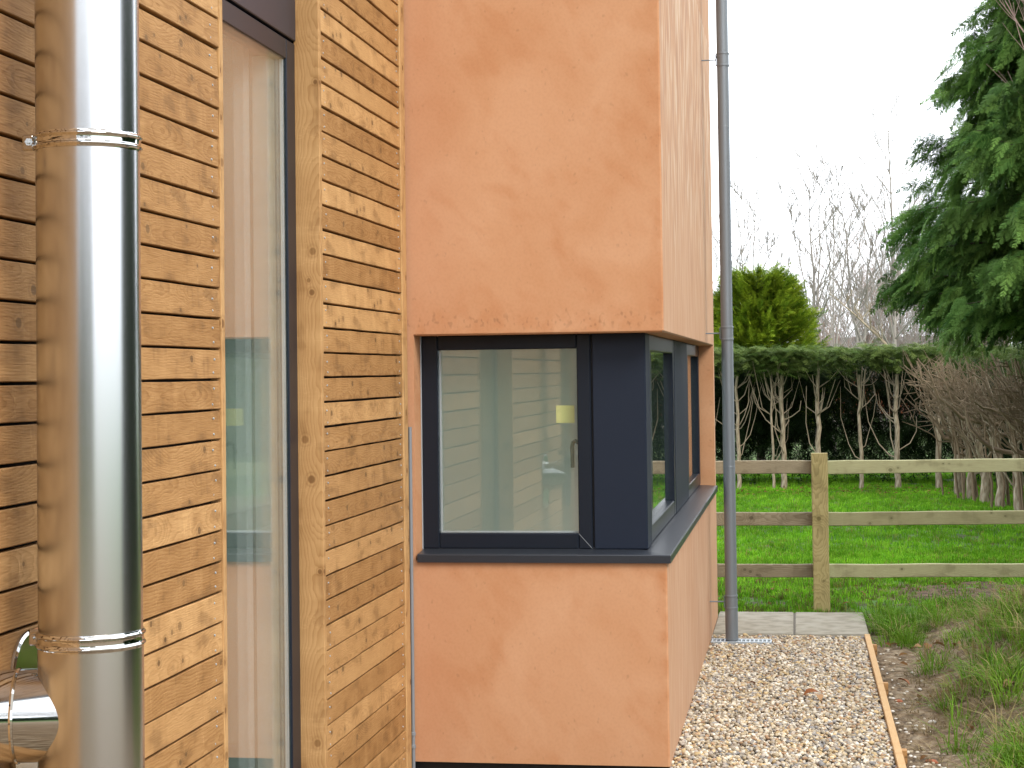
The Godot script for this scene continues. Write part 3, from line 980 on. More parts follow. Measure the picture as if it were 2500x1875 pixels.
	for s in sides:
		var c2 := part("side_window", frame_ring.call(2, s[0], s[1], 0.866, 1.757, s[2], s[2], 0.075, 0.07, xs, 0.075), M.dark, t)
		for x in [xs - 0.024, xs - 0.040, xs - 0.056]:
			part("glass_pane", box_mesh(Vector3(x - 0.004, 0.941, s[1] + s[2]) + o, Vector3(x, 1.687, s[0] - s[2]) + o, 0.0005), M.glass, c2)
	part("side_panel", box_mesh(Vector3(xs - 0.07, 0.866, -10.366) + o, Vector3(xs + 0.002, 1.757, -9.286) + o, 0.003), M.panel, t)
	# sill: one folded metal section that turns the corner
	part("window_sill", sill_mesh(o), M.sill, t)
	# thin flashing seen beside the frame
	part("sealant", box_mesh(Vector3(-1.5648, 0.862, zf - 0.02) + o, Vector3(-1.5602, 1.757, zf + 0.004) + o, 0.001), M.galv, t)
	# note stuck inside the glass
	var nt := MB.new()
	var nzq := 6
	for i in nzq:
		var y0 := 1.386 + 0.0735 * i / nzq
		var y1 := 1.386 + 0.0735 * (i + 1) / nzq
		var d0 := 0.004 * pow(1.0 - float(i) / nzq, 2.0)
		var d1 := 0.004 * pow(1.0 - float(i + 1) / nzq, 2.0)
		for e in [0.0, 0.0003]:
			nt.quad(Vector3(-0.0385, y0 - 1.42, -d0 - e), Vector3(0.0385, y0 - 1.4205, -d0 - e), Vector3(0.0385, y1 - 1.4205, -d1 - e), Vector3(-0.0385, y1 - 1.42, -d1 - e), Vector3(0, 0, 1.0 if e == 0.0 else -1.0))
	var note := part("sticky_note", nt.mesh(), M.note)
	note.position = Vector3(-0.9605, 1.42, zf - 0.0595)
	tag(note, "square yellow paper note stuck on the casement window glass above the handle", "sticky note")

func mitre(a: Vector3, b: Vector3) -> ArrayMesh:
	var mb := MB.new()
	var d := (b - a).normalized()
	var s := Vector3(-d.y, d.x, 0) * 0.0007
	mb.quad(a - s, b - s, b + s, a + s, Vector3(0, 0, 1))
	return mb.mesh()

func sill_mesh(o: Vector3) -> ArrayMesh:
	# sections from the outside edge inwards, mitred at the corner
	var mb := MB.new()
	var prof := [Vector2(0.0, 0.823), Vector2(0.0, 0.853), Vector2(0.004, 0.857), Vector2(0.165, 0.866), Vector2(0.165, 0.832), Vector2(0.018, 0.823)]
	var proud := 0.016
	var p0 := func(q: Vector2) -> Vector3: return Vector3(-1.556, q.y, ZF + proud - q.x)
	var p1 := func(q: Vector2) -> Vector3: return Vector3(XC + proud - q.x, q.y, ZF + proud - q.x)
	var p2 := func(q: Vector2) -> Vector3: return Vector3(XC + proud - q.x, q.y, -11.690)
	for i in prof.size():
		var a: Vector2 = prof[i]
		var b: Vector2 = prof[(i + 1) % prof.size()]
		var d := b - a
		var n2 := Vector2(-d.y, d.x).normalized()       # (inwards, up)
		if i == 5 or i == 4: n2 = Vector2(0, -1)
		mb.quad(p0.call(a) + o, p1.call(a) + o, p1.call(b) + o, p0.call(b) + o, Vector3(0, n2.y, -n2.x))
		mb.quad(p1.call(a) + o, p2.call(a) + o, p2.call(b) + o, p1.call(b) + o, Vector3(-n2.x, n2.y, 0))
	for e in [p0, p2]:
		for i in range(1, prof.size() - 1):
			mb.tri(e.call(prof[0]) + o, e.call(prof[i]) + o, e.call(prof[i + 1]) + o, Vector3(-1, 0, 0) if e == p0 else Vector3(0, 0, -1))
	# lap joint of the two lengths at the corner and the upturned back edge
	mb.box(Vector3(-1.556, 0.864, ZF - 0.149) + o, Vector3(XC - 0.14, 0.872, ZF - 0.134) + o, 0.001)
	return mb.mesh()

func flue() -> void:
	var ax := Vector3(-1.4014, 0, -3.4458)
	var t := thing("flue_pipe", "polished stainless steel flue pipe standing off the timber wall", "flue", ax)
	var r := 0.1025
	var secs := [[2.071, 5.9, r], [1.081, 2.071, r], [-0.2, 1.081, r + 0.0015]]
	for s in secs:
		var mb := MB.new()
		mb.lathe(Vector3.ZERO, PackedVector2Array([Vector2(s[2], s[0]), Vector2(s[2], s[1])]), 96)
		part("pipe_section", mb.mesh(), M.steel, t)
	for y in [2.071, 1.081]:
		var mb := MB.new()
		var pr := PackedVector2Array()
		for k in 25:
			var q := k / 24.0
			var yy: float = y - 0.017 + 0.034 * q
			var rr := r + 0.002 + 0.0042 * (exp(-pow((q - 0.2) / 0.1, 2.0)) + exp(-pow((q - 0.8) / 0.1, 2.0)))
			pr.append(Vector2(rr, yy))
		pr.insert(0, Vector2(r, y - 0.0175))
		pr.append(Vector2(r, y + 0.0175))
		mb.lathe(Vector3.ZERO, pr, 96)
		var band := part("clamp_band", mb.mesh(), M.steel_bright, t)
		# toggle bolt at the side that faces the wall
		var bt := MB.new()
		var dirb := Vector3(-0.93, 0, 0.36).normalized() if y > 2.0 else Vector3(-0.985, 0, 0.05).normalized()
		var pb := dirb * (r + 0.012) + Vector3(0, y, 0)
		var tang := dirb.cross(Vector3.UP)
		bt.tube(PackedVector3Array([pb - tang * 0.02, pb + tang * 0.02]), PackedFloat32Array([0.0035, 0.0035]), 8, true)
		bt.tube(PackedVector3Array([pb + tang * 0.012, pb + tang * 0.019]), PackedFloat32Array([0.008, 0.008]), 6, true)
		bt.tube(PackedVector3Array([pb - tang * 0.014, pb - tang * 0.008]), PackedFloat32Array([0.008, 0.008]), 6, true)
		bt.box(pb - Vector3(0.012, 0.016, 0.007), pb + Vector3(0.012, 0.016, 0.007), 0.003)
		part("clamp_bolt", bt.mesh(), M.steel_rough, band)
	var st := MB.new()
	var toward := Vector3(-0.97, 0, 0.243)
	st.lathe(Vector3(0, 0.93, 0), PackedVector2Array([Vector2(0.0915, 0.0), Vector2(0.0915, 0.235)]), 72, toward)
	st.lathe(Vector3(0, 0.93, 0), PackedVector2Array([Vector2(0.0925, 0.138), Vector2(0.0945, 0.142), Vector2(0.0925, 0.146)]), 72, toward)
	part("tee_branch", st.mesh(), M.steel_bright, t)
	var pl := MB.new()
	var rim := []
	for k in 64:
		var an := TAU * k / 64
		var cz := signf(cos(an)) * pow(absf(cos(an)), 0.62)
		var cy := signf(sin(an)) * pow(absf(sin(an)), 0.62)
		rim.append(Vector3(0, 0.905 + 0.172 * cy, -0.162 + 0.128 * cz))
	for k in 64:
		var p0: Vector3 = rim[k]
		var p1: Vector3 = rim[(k + 1) % 64]
		var cc := Vector3(-0.180, 0.905, -0.162)
		var q0 := p0.lerp(Vector3(0, 0.905, -0.162), 0.03) + Vector3(-0.180, 0, 0)
		var q1 := p1.lerp(Vector3(0, 0.905, -0.162), 0.03) + Vector3(-0.180, 0, 0)
		pl.tri(cc, q0, q1, Vector3(1, 0, 0))
		pl.quad(q0, q1, p1 + Vector3(-0.184, 0, 0), p0 + Vector3(-0.184, 0, 0), Vector3(0.5, 0, 0) + (p0 - Vector3(0, 0.905, -0.162)))
		pl.quad(p0 + Vector3(-0.184, 0, 0), p1 + Vector3(-0.184, 0, 0), p1 + Vector3(-0.190, 0, 0), p0 + Vector3(-0.190, 0, 0), p0 - Vector3(0, 0.905, -0.162))
	part("wall_plate", pl.mesh(), M.steel_bright, t)

func pipes_and_drain() -> void:
	var t := thing("downpipe", "grey round rainwater downpipe down the long rendered wall", "downpipe", Vector3(-0.403, 0, -10.74))
	var r := 0.035
	for s in [[0.245, 1.02, 0.0], [1.02, 1.825, 0.0], [1.825, 3.03, -0.001], [3.03, 3.45, -0.001], [3.45, 5.7, -0.002]]:
		var mb := MB.new()
		mb.lathe(Vector3(s[2], 0, 0), PackedVector2Array([Vector2(r + 0.0008, s[0]), Vector2(r + 0.0008, s[0] + 0.012), Vector2(r, s[0] + 0.0135), Vector2(r, s[1])]), 32)
		part("pipe_section", mb.mesh(), M.zinc, t)
	var foot := MB.new()
	foot.lathe(Vector3.ZERO, PackedVector2Array([Vector2(r - 0.003, 0.245), Vector2(r + 0.002, 0.245), Vector2(r + 0.0025, 0.012), Vector2(r - 0.002, 0.008), Vector2(r - 0.003, 0.2)]), 32)
	part("pipe_foot", foot.mesh(), M.zinc, t)
	for y in [0.235, 1.816, 3.44]:
		var mb := MB.new()
		mb.lathe(Vector3.ZERO, PackedVector2Array([Vector2(r, y - 0.042), Vector2(r + 0.0035, y - 0.040), Vector2(r + 0.0035, y - 0.031), Vector2(r + 0.0012, y - 0.029), Vector2(r + 0.0012, y + 0.029), Vector2(r + 0.0035, y + 0.031), Vector2(r + 0.0035, y + 0.040), Vector2(r, y + 0.042)]), 32)
		var col := part("collar", mb.mesh(), M.zinc, t)
		var br := MB.new()
		br.tube(PackedVector3Array([Vector3(-0.127, y, 0), Vector3(-r - 0.006, y, 0)]), PackedFloat32Array([0.004, 0.004]), 8, true)
		br.box(Vector3(-r - 0.009, y - 0.034, -0.012), Vector3(-r - 0.003, y + 0.034, 0.012), 0.002)
		part("bracket", br.mesh(), M.zinc, col)
	# thin conduit in the inside corner
	var c := thing("corner_conduit", "thin grey pipe running down the corner between timber and render", "pipe", Vector3(-1.582, 0, -7.309))
	var cm := MB.new()
	cm.lathe(Vector3.ZERO, PackedVector2Array([Vector2(0.0075, -0.25), Vector2(0.0075, 1.38)]), 14)
	part("pipe", cm.mesh(), M.plastic, c)
	for y in [0.068, 0.12]:
		var cc := MB.new()
		cc.lathe(Vector3.ZERO, PackedVector2Array([Vector2(0.0075, y - 0.008), Vector2(0.0105, y - 0.006), Vector2(0.0105, y + 0.006), Vector2(0.0075, y + 0.008)]), 14)
		part("coupling", cc.mesh(), M.plastic, c)
	# drain
	var d := thing("channel_drain", "short galvanised slotted channel drain under the downpipe foot", "drain", Vector3(-0.345, 0, -10.75))
	var gm := MB.new()
	gm.box(Vector3(-0.18, -0.01, -0.062), Vector3(0.17, 0.008, -0.046), 0.001)
	gm.box(Vector3(-0.18, -0.01, 0.046), Vector3(0.17, 0.008, 0.062), 0.001)
	for k in 15:
		var x := -0.178 + k * 0.0245
		gm.box(Vector3(x, -0.008, -0.046), Vector3(x + 0.009, 0.0065, 0.046), 0.001)
	part("grate", gm.mesh(), M.galv, d)
	part("trough", box_mesh(Vector3(-0.185, -0.12, -0.066), Vector3(0.175, -0.012, 0.066), 0.001), M.seal, d)

func fence() -> void:
	var t := thing("post_and_rail_fence", "weathered post and rail timber fence with three rails across the lawn", "fence", Vector3(0.138, 0, -12.2))
	var o := -t.position
	var up := Basis(Vector3(0, 1, 0), Vector3(-1, 0, 0), Vector3(0, 0, 1))
	var xs := [-1.68, 0.1385, 1.96, 3.78, 5.6]
	for i in xs.size():
		part("post", board(1.34, 0.106, 0.075, i % 6, 6, 0.22 * i + 0.36, 0.005, 0.0015, 6, 0.106), M.post, t, Transform3D(up, Vector3(xs[i], -0.3, -12.165) + o))
	for i in xs.size() - 1:
		for k in 3:
			var y: float = [0.940, 0.598, 0.251][k]
			var left := i == 0
			var lean := 0.009 if not left else 0.002
			var len: float = xs[i + 1] - xs[i] - 0.012
			var b := Basis(Vector3(cos(lean), sin(lean), 0), Vector3(-sin(lean), cos(lean), 0), Vector3(0, 0, 1))
			part("rail", board(len, 0.088, 0.035, (i * 3 + k) % 6, 6, 0.31 * k + 0.17 * i, 0.004, 0.0025, 10, 0.088), M.rail_grey if left else M.rail_green, t, Transform3D(b, Vector3(xs[i] + 0.006, y + (0.002 if not left else 0.0) + rng.randf_range(-0.002, 0.002), -12.2225) + o))

func hedge() -> void:
	var fr := frond_mesh(7, 0.18, 71, 0.5, 3)
	var green_a := Color(0.048, 0.098, 0.016)
	var green_b := Color(0.15, 0.205, 0.055)
	var back := [[-1.90, 0, "hidden far part"], [-1.34, 0, ""], [-0.79, 0.036, ""], [-0.33, 0.024, ""], [-0.20, 0.05, ""], [0.275, 0.048, ""], [0.813, 0.036, ""], [1.286, 0.05, ""], [1.82, 0.05, ""]]
	var labels := ["leggy clipped hedge tree behind the house corner, farthest left of its row", "leggy clipped hedge tree behind the house corner, second of its row", "slender hedge trunk just right of the downpipe, under the clipped hedge top", "thin crooked hedge stem leaning beside a thicker trunk, right of the downpipe", "thicker hedge trunk beside the thin crooked stem, left of the fence post", "pale straight hedge trunk rising directly behind the top of the fence post", "thin hedge trunk, the first one right of the fence post", "pale stout hedge trunk, the second one right of the fence post", "hedge trunk at the corner where the two hedge rows meet"]
	for i in back.size():
		var x: float = back[i][0]
		var rad: float = back[i][1] if back[i][1] > 0.0 else 0.045
		var t := thing("hedge_tree", labels[i], "hedge tree", Vector3(x, 0, -24.25 + rng.randf_range(-0.08, 0.08)), "trees of the clipped hedge at the back of the lawn")
		hedge_trunk(t, rad * 0.82, 1.25, 6, Vector3(0, 0, 0.1), M.bark, 0.035)
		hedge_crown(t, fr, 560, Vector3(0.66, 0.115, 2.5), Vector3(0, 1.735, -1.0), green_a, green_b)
	var side := [[1.98, -23.1, "first"], [2.07, -22.4, "second"], [2.16, -21.8, "third"], [2.27, -21.15, "fourth"], [2.40, -20.4, "fifth"], [2.52, -19.7, "sixth"], [2.66, -18.9, "seventh"], [2.8, -18.1, "eighth"]]
	for i in side.size():
		var s: Array = side[i]
		var t := thing("hedge_tree", "brown bare-sided hedge tree in the right-hand row, %s from the hedge corner" % s[2], "hedge tree", Vector3(s[0], 0, s[1]), "bare-sided trees of the right-hand hedge")
		hedge_trunk(t, 0.055, 1.0, 9, Vector3(-0.5, 0, 0.25), M.bark, 0.05)
		side_twigs(t, 60)
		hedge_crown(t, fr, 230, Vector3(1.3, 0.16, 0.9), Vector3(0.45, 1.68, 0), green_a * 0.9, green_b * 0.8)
	# dense growth behind the trunks; shade under the hedge is painted as near-black foliage
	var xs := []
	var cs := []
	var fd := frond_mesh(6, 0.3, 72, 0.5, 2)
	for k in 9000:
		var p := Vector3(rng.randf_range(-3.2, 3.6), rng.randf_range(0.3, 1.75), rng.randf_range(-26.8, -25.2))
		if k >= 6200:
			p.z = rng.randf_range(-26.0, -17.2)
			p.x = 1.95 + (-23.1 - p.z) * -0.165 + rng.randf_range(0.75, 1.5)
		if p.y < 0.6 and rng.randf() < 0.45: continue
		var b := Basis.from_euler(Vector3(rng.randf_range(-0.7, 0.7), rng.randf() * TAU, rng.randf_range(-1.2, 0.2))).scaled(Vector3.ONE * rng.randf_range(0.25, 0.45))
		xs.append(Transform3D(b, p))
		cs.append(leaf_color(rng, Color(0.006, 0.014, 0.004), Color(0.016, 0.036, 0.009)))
	tag(multi("hedge_undergrowth", fd, M.leaf, xs, cs), "dense conifer growth behind the bare hedge trunks, hedge shade painted into its dark colour", "undergrowth")

func hedge_trunk(t: Node3D, rad: float, h: float, n: int, lean: Vector3, m: Material, wob: float) -> void:
	var pts := PackedVector3Array()
	var rs := PackedFloat32Array()
	var steps := 9
	for k in steps + 1:
		var q := float(k) / steps
		var p := Vector3(rng.randf_range(-wob, wob) * 0.5, h * 1.25 * q - 0.05, rng.randf_range(-wob, wob) * 0.5) + lean * q * q * 0.3
		if k == 0: p = Vector3(0, -0.05, 0)
		pts.append(p)
		rs.append(rad * (1.0 - 0.42 * q) * (1.35 if k == 0 else 1.0) * rng.randf_range(0.93, 1.07))
	var mb := MB.new()
	mb.tube(pts, rs, 9)
	part("trunk", mb.mesh(), m, t)
	var bm := MB.new()
	for k in n:
		var q := rng.randf_range(0.2, 0.95)
		var i := mini(int(q * steps), steps - 1)
		var p: Vector3 = pts[i].lerp(pts[i + 1], q * steps - i)
		var an := rng.randf() * TAU
		var out := Vector3(cos(an), 0, sin(an) * 0.8)
		var ln := rng.randf_range(0.15, 0.42)
		var ps := PackedVector3Array([p])
		var lift := rng.randf_range(0.35, 1.0)
		var rr := PackedFloat32Array([rad * 0.28])
		for s in 4:
			var f := (s + 1) / 4.0
			ps.append(p + out * ln * (0.25 + 0.75 * pow(f, 0.6)) * minf(1.0, f * 1.4) + Vector3(rng.randf_range(-0.03, 0.03), (1.62 - p.y) * pow(f, 2.2) * lift * rng.randf_range(0.9, 1.05), rng.randf_range(-0.03, 0.03)))
			rr.append(rad * 0.28 * (1.0 - 0.7 * f))
		bm.tube(ps, rr, 5)
	# fan of thin limbs that carries the clipped top
	for k in 9:
		var an := rng.randf() * TAU
		var top := pts[steps - 1 - (k % 3)]
		var out := Vector3(cos(an) * 0.34, 0, sin(an) * 0.42)
		var f := rng.randf_range(0.4, 1.1)
		bm.tube(PackedVector3Array([top, top + out * f * 0.5 + Vector3(0, 0.1, 0), top + out * f + Vector3(0, maxf(0.05, 1.72 - top.y) * rng.randf_range(0.6, 1.0), 0)]), PackedFloat32Array([rad * 0.24, 0.006, 0.003]), 4)
	part("branches", bm.mesh(), m, t).set_meta("kind", "stuff")

func side_twigs(t: Node3D, n: int) -> void:
	n = int(n * 0.34)
	var mb := MB.new()
	for k in n:
		var h := rng.randf_range(0.5, 1.25)
		var p := Vector3(rng.randf_range(-0.08, 0.05), h, rng.randf_range(-0.15, 0.15))
		var reach := rng.randf_range(0.05, 0.75)
		var fwd := rng.randf_range(-0.2, 0.35)
		var top := rng.randf_range(1.2, 1.72)
		var ps := PackedVector3Array([p])
		var rr := PackedFloat32Array([0.006 + 0.026 * pow(rng.randf(), 2.2)])
		for s in 5:
			var f := (s + 1) / 5.0
			ps.append(Vector3(p.x - reach * pow(f, 0.75) + rng.randf_range(-0.05, 0.05), lerpf(h, top, pow(f, 1.5)) + rng.randf_range(-0.05, 0.05), p.z + fwd * f + rng.randf_range(-0.05, 0.05)))
			rr.append(rr[0] * (1.0 - 0.7 * f))
		mb.tube(ps, rr, 4)
		for s in 6:
			var i := rng.randi_range(2, 4)
			var q: Vector3 = ps[i].lerp(ps[i + 1], rng.randf())
			mb.tube(PackedVector3Array([q, q + Vector3(rng.randf_range(-0.25, 0.18), rng.randf_range(-0.08, 0.26), rng.randf_range(-0.15, 0.18))]), PackedFloat32Array([0.005, 0.0025]), 3)
	for k in 3:
		var x := rng.randf_range(-0.22, 0.18)
		var z := rng.randf_range(-0.3, 0.3)
		var rr := rng.randf_range(0.012, 0.03)
		var ps := PackedVector3Array()
		var rs := PackedFloat32Array()
		for q in 6:
			ps.append(Vector3(x - 0.25 * pow(q / 5.0, 2.0) + rng.randf_range(-0.03, 0.03), -0.05 + 1.7 * q / 5.0, z + rng.randf_range(-0.03, 0.03)))
			rs.append(rr * (1.0 - 0.12 * q))
		mb.tube(ps, rs, 6)
	part("side_branches", mb.mesh(), M.twig_brown, t).set_meta("kind", "stuff")

func hedge_crown(t: Node3D, fr: ArrayMesh, n: int, size: Vector3, at: Vector3, a: Color, b: Color) -> void:
	var xs := []
	var cs := []
	for k in n:
		var p := at + Vector3(rng.randf_range(-0.5, 0.5) * size.x, rng.randf_range(-1, 1) * size.y, rng.randf_range(-0.5, 0.5) * size.z)
		var pick := rng.randf()
		if pick < 0.35: p.y = at.y + size.y * rng.randf_range(0.4, 1.0)
		elif pick < 0.40: p.y = at.y + size.y + rng.randf_range(0.0, 0.07)
		elif pick < 0.47 and sin(p.x * 9.0 + t.position.x * 5.0) > 0.0: p.y = at.y - size.y - rng.randf_range(0.0, 0.12)
		if rng.randf() < 0.25: p.z = at.z + size.z * 0.5 + rng.randf_range(-0.1, 0.06)
		var bs := Basis.from_euler(Vector3(rng.randf_range(-0.5, 0.5), rng.randf() * TAU, rng.randf_range(-0.5, 0.55))).scaled(Vector3.ONE * rng.randf_range(0.12, 0.26))
		xs.append(Transform3D(bs, p))
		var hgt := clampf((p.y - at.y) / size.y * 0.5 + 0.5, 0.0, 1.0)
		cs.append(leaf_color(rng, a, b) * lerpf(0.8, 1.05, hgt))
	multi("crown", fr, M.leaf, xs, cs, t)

func conifer(called: String, label: String, at: Vector3, h: float, low: float, spread: float, branches: int, fronds: int, fs: float, ca: Color, cb: Color, droop: float, fr: ArrayMesh, sd: int, group := "", top_min := 0.15, shape := 0.8) -> Node3D:
	var r := RandomNumberGenerator.new()
	r.seed = sd
	var t := thing(called, label, "conifer", at, group)
	var mb := MB.new()
	mb.tube(PackedVector3Array([Vector3(0, -0.1, 0), Vector3(0.03, h * 0.35, 0.02), Vector3(-0.02, h * 0.7, 0), Vector3(0, h, 0)]), PackedFloat32Array([h * 0.024, h * 0.018, h * 0.01, 0.01]), 9)
	part("trunk", mb.mesh(), M.trunk_dark, t)
	var lm := MB.new()
	var xs := []
	var cs := []
	for k in branches:
		var q := (k + r.randf()) / branches
		q = pow(q, 1.05)
		var y := lerpf(low, h * 0.98, q)
		var ln := spread * pow(1.0 - (y - low * 0.6) / (h * 1.02 - low * 0.6), shape) * r.randf_range(0.72, 1.12) + top_min
		var an := r.randf() * TAU
		var d := Vector3(cos(an), 0, sin(an))
		var rise := r.randf_range(0.1, 0.35)
		var path := func(f: float) -> Vector3: return Vector3(0, y, 0) + d * ln * f + Vector3(0, ln * (rise * f - droop * f * f), 0)
		var ps := PackedVector3Array()
		var rr := PackedFloat32Array()
		for s in 6:
			ps.append(path.call(s / 5.0 * 0.95))
			rr.append(lerpf(0.012 + ln * 0.008, 0.003, s / 5.0))
		lm.tube(ps, rr, 4)
		var side := d.cross(Vector3.UP)
		var tone := r.randf_range(0.72, 1.15)
		var nf := int(fronds * (0.4 + 0.6 * ln / spread))
		for j in nf:
			var f := pow(r.randf(), 0.6)
			var p: Vector3 = path.call(f)
			var sg := (1.0 if r.randf() < 0.5 else -1.0) * r.randf_range(0.2, 1.0) * (1.15 - f)
			var fd := (d * r.randf_range(0.5, 1.0) + side * sg + Vector3(0, rise - 2.0 * droop * f - r.randf_range(-0.15, 0.85) * absf(droop) * 3.5, 0)).normalized()
			var zz := fd.cross(Vector3.UP).normalized()
			var yy := zz.cross(fd).normalized()
			var roll := r.randf_range(-1.2, 1.2)
			var s := fs * r.randf_range(0.65, 1.2)
			var bs := Basis(fd, yy, zz) * Basis(Vector3(1, 0, 0), roll)
			xs.append(Transform3D(bs.scaled_local(Vector3.ONE * s), p + Vector3(r.randf_range(-0.35, 0.35), r.randf_range(-0.75, 0.3), r.randf_range(-0.35, 0.35)) * fs))
			cs.append(leaf_color(r, ca, cb) * tone)
	part("limbs", lm.mesh(), M.trunk_dark, t).set_meta("kind", "stuff")
	multi("foliage", fr, M.leaf, xs, cs, t)
	return t

func bare_tree(label: String, at: Vector3, stems: Array, sd: int, m: Material, group: String, depth := 3, sp := 0.45) -> void:
	var r := RandomNumberGenerator.new()
	r.seed = sd
	var t := thing("bare_tree", label, "bare tree", at, group)
	var trunk := MB.new()
	var tw := MB.new()
	for s in stems:      # [height, radius, lean x, lean z, start y]
		var pts := PackedVector3Array()
		var rs := PackedFloat32Array()
		for k in 9:
			var f := k / 8.0
			pts.append(Vector3(s[2] * f * (0.7 + 0.3 * f), s[4] + (s[0] - s[4]) * f, s[3] * f) + Vector3(r.randf_range(-0.05, 0.05), 0, r.randf_range(-0.05, 0.05)) * f)
			rs.append(lerpf(s[1], 0.006, pow(f, 0.75)))
		trunk.tube(pts, rs, 6)
		for k in int(s[5]):
			var f := r.randf_range(0.25, 0.97)
			var i := mini(int(f * 8), 7)
			var p: Vector3 = pts[i].lerp(pts[i + 1], f * 8 - i)
			var an := r.randf() * TAU
			var d := Vector3(cos(an), r.randf_range(0.7, 1.6), sin(an)).normalized()
			twigs(tw, p, d, (s[0] - s[4]) * r.randf_range(0.12, 0.34) * (1.1 - f * 0.6), lerpf(s[1] * 0.4, 0.008, f), depth - 1, r, 0.35, sp)
	part("trunk", trunk.mesh(), m, t)
	part("twigs", tw.mesh(), m, t).set_meta("kind", "stuff")

func trees() -> void:
	var f1 := frond_mesh(10, 0.55, 81, 0.44, 5)
	var f2 := frond_mesh(8, -0.05, 82, 0.34, 3)
	conifer("drooping_conifer", "tall dark green conifer with drooping sprays overhanging the hedge at the right", Vector3(2.95, 0, -16.9), 8.6, 1.95, 2.1, 640, 110, 0.24, Color(0.042, 0.112, 0.024), Color(0.165, 0.30, 0.068), 0.20, f1, 301, "", 0.12, 0.85)
	conifer("golden_conifer", "rounded yellow-green conifer behind the hedge, beside the downpipe", Vector3(-0.62, 0, -30.5), 3.15, 0.5, 1.1, 330, 80, 0.21, Color(0.085, 0.17, 0.012), Color(0.31, 0.40, 0.03), -0.24, f2, 302, "", 0.22, 0.62)
	conifer("low_conifer", "low dark conifer behind the downpipe, left of the yellow-green one", Vector3(-1.75, 0, -31.0), 2.5, 0.5, 0.9, 220, 60, 0.22, Color(0.03, 0.08, 0.010), Color(0.10, 0.17, 0.02), -0.15, f2, 303, "", 0.2, 0.6)
	# what the flue mirrors: evergreens to the right and behind
	var spots := [[Vector3(6.2, -0.1, -9.0), 6.4, "broad dark conifer in the garden to the right, beyond the verge"], [Vector3(8.4, -0.1, -13.5), 7.2, "tall dark conifer in the garden to the right, near the hedge"]]
	for i in spots.size():
		var s: Array = spots[i]
		conifer("garden_conifer", s[2], s[0], s[1], 0.4, 1.9, 60, 26, 0.7, Color(0.02, 0.05, 0.016), Color(0.045, 0.09, 0.03), 0.3, f1, 310 + i, "evergreens round the garden")
	for i in 3:
		conifer("garden_conifer", ["dark conifer closing the gap beside the right-hand hedge", "dark conifer of the right garden side, second from the hedge", "dark conifer of the right garden side, third from the hedge", "dark conifer level with the camera on the right", "dark conifer just behind the camera on the right"][i], Vector3(5.6 + 0.25 * (i % 2), -0.1, -11.6 + i * 2.6), [6.0, 5.6, 6.3, 5.4, 5.0][i], 0.2, 1.9, 90, 30, 0.7, Color(0.02, 0.05, 0.016), Color(0.045, 0.09, 0.03), 0.3, f1, 320 + i, "evergreens round the garden", 0.3, 0.55)
	for i in 6:
		conifer("garden_conifer", ["distant dark evergreen behind the camera, nearest the timber wall", "distant dark evergreen behind the camera, second from the house", "distant dark evergreen behind the camera, third from the house", "distant dark evergreen behind the camera, fourth from the house", "distant dark evergreen behind the camera, fifth from the house", "distant dark evergreen behind the camera, farthest from the house"][i], Vector3(-5.0 + i * 4.2, -0.2, 27.0 + 3.0 * (i % 2)), [5.2, 4.2, 5.6, 4.6, 5.4, 5.0][i], 0.2, 2.6, 60, 22, 1.1, Color(0.03, 0.06, 0.03), Color(0.06, 0.10, 0.045), 0.2, f1, 340 + i, "evergreens round the garden", 0.6, 0.5)
	for i in 7:
		bare_tree(["bare tree far behind the camera, nearest the timber wall", "bare tree behind the camera, second from the house", "bare tree behind the camera, third from the house", "bare tree behind the camera, fourth from the house", "bare tree behind the camera, fifth from the house", "bare tree behind the camera, sixth from the house", "bare tree behind the camera, farthest from the house"][i], Vector3(-3.0 + i * 1.7, 0, 13.5 + 1.5 * (i % 2)), [[7.5 + (i % 3), 0.12, 0.3, 0.2, -0.2, 34], [6.8, 0.09, -1.0, 0, 1.2, 26], [7.0, 0.09, 1.0, 0.3, 1.4, 26]], 600 + i, M.twig_grey, "bare trees behind the camera", 3, 0.7)
	twig_min = 0.0055
	var g := "bare winter trees beyond the hedge"
	bare_tree("thin two-stemmed bare tree seen right beside the downpipe", Vector3(-0.95, 0, -40), [[5.9, 0.04, -0.35, 0, 0.1, 16], [5.6, 0.035, 0.12, 0.2, 0.1, 14], [5.6, 0.03, -0.75, 0.3, 0.1, 10]], 401, M.twig_grey, g, 3)
	bare_tree("bare tree with several upright stems behind the yellow-green conifer's right side", Vector3(0.42, 0, -40), [[5.9, 0.075, -0.08, 0, -0.1, 20], [5.7, 0.035, 0.2, 0.2, 1.8, 10], [5.4, 0.03, -0.55, 0.1, 1.6, 10], [4.5, 0.025, -1.2, 0, 1.5, 9]], 402, M.twig_grey, g, 3)
	bare_tree("bare forked tree whose stems lean apart, left of the tall straight one", Vector3(0.75, 0, -38), [[4.9, 0.045, 0.05, 0, -0.1, 10], [5.5, 0.03, 0.55, 0, 1.4, 10], [4.6, 0.025, -0.1, 0.2, 1.4, 8]], 403, M.twig_grey, g, 3)
	bare_tree("bare tree with long ascending branches between two taller ones", Vector3(1.5, 0, -41), [[6.2, 0.06, -0.55, 0, -0.1, 22], [5.2, 0.035, 0.25, 0.2, 2.2, 12], [4.6, 0.03, -1.1, 0.2, 2.0, 10]], 404, M.twig_grey, g, 3)
	bare_tree("tallest straight bare tree, close to the dark conifer's left edge", Vector3(2.1, 0, -40), [[7.4, 0.075, -0.02, 0, -0.1, 26], [5.6, 0.03, -0.9, 0, 2.6, 10], [5.8, 0.03, 0.5, 0.3, 2.8, 10]], 405, M.twig_grey, g, 3)
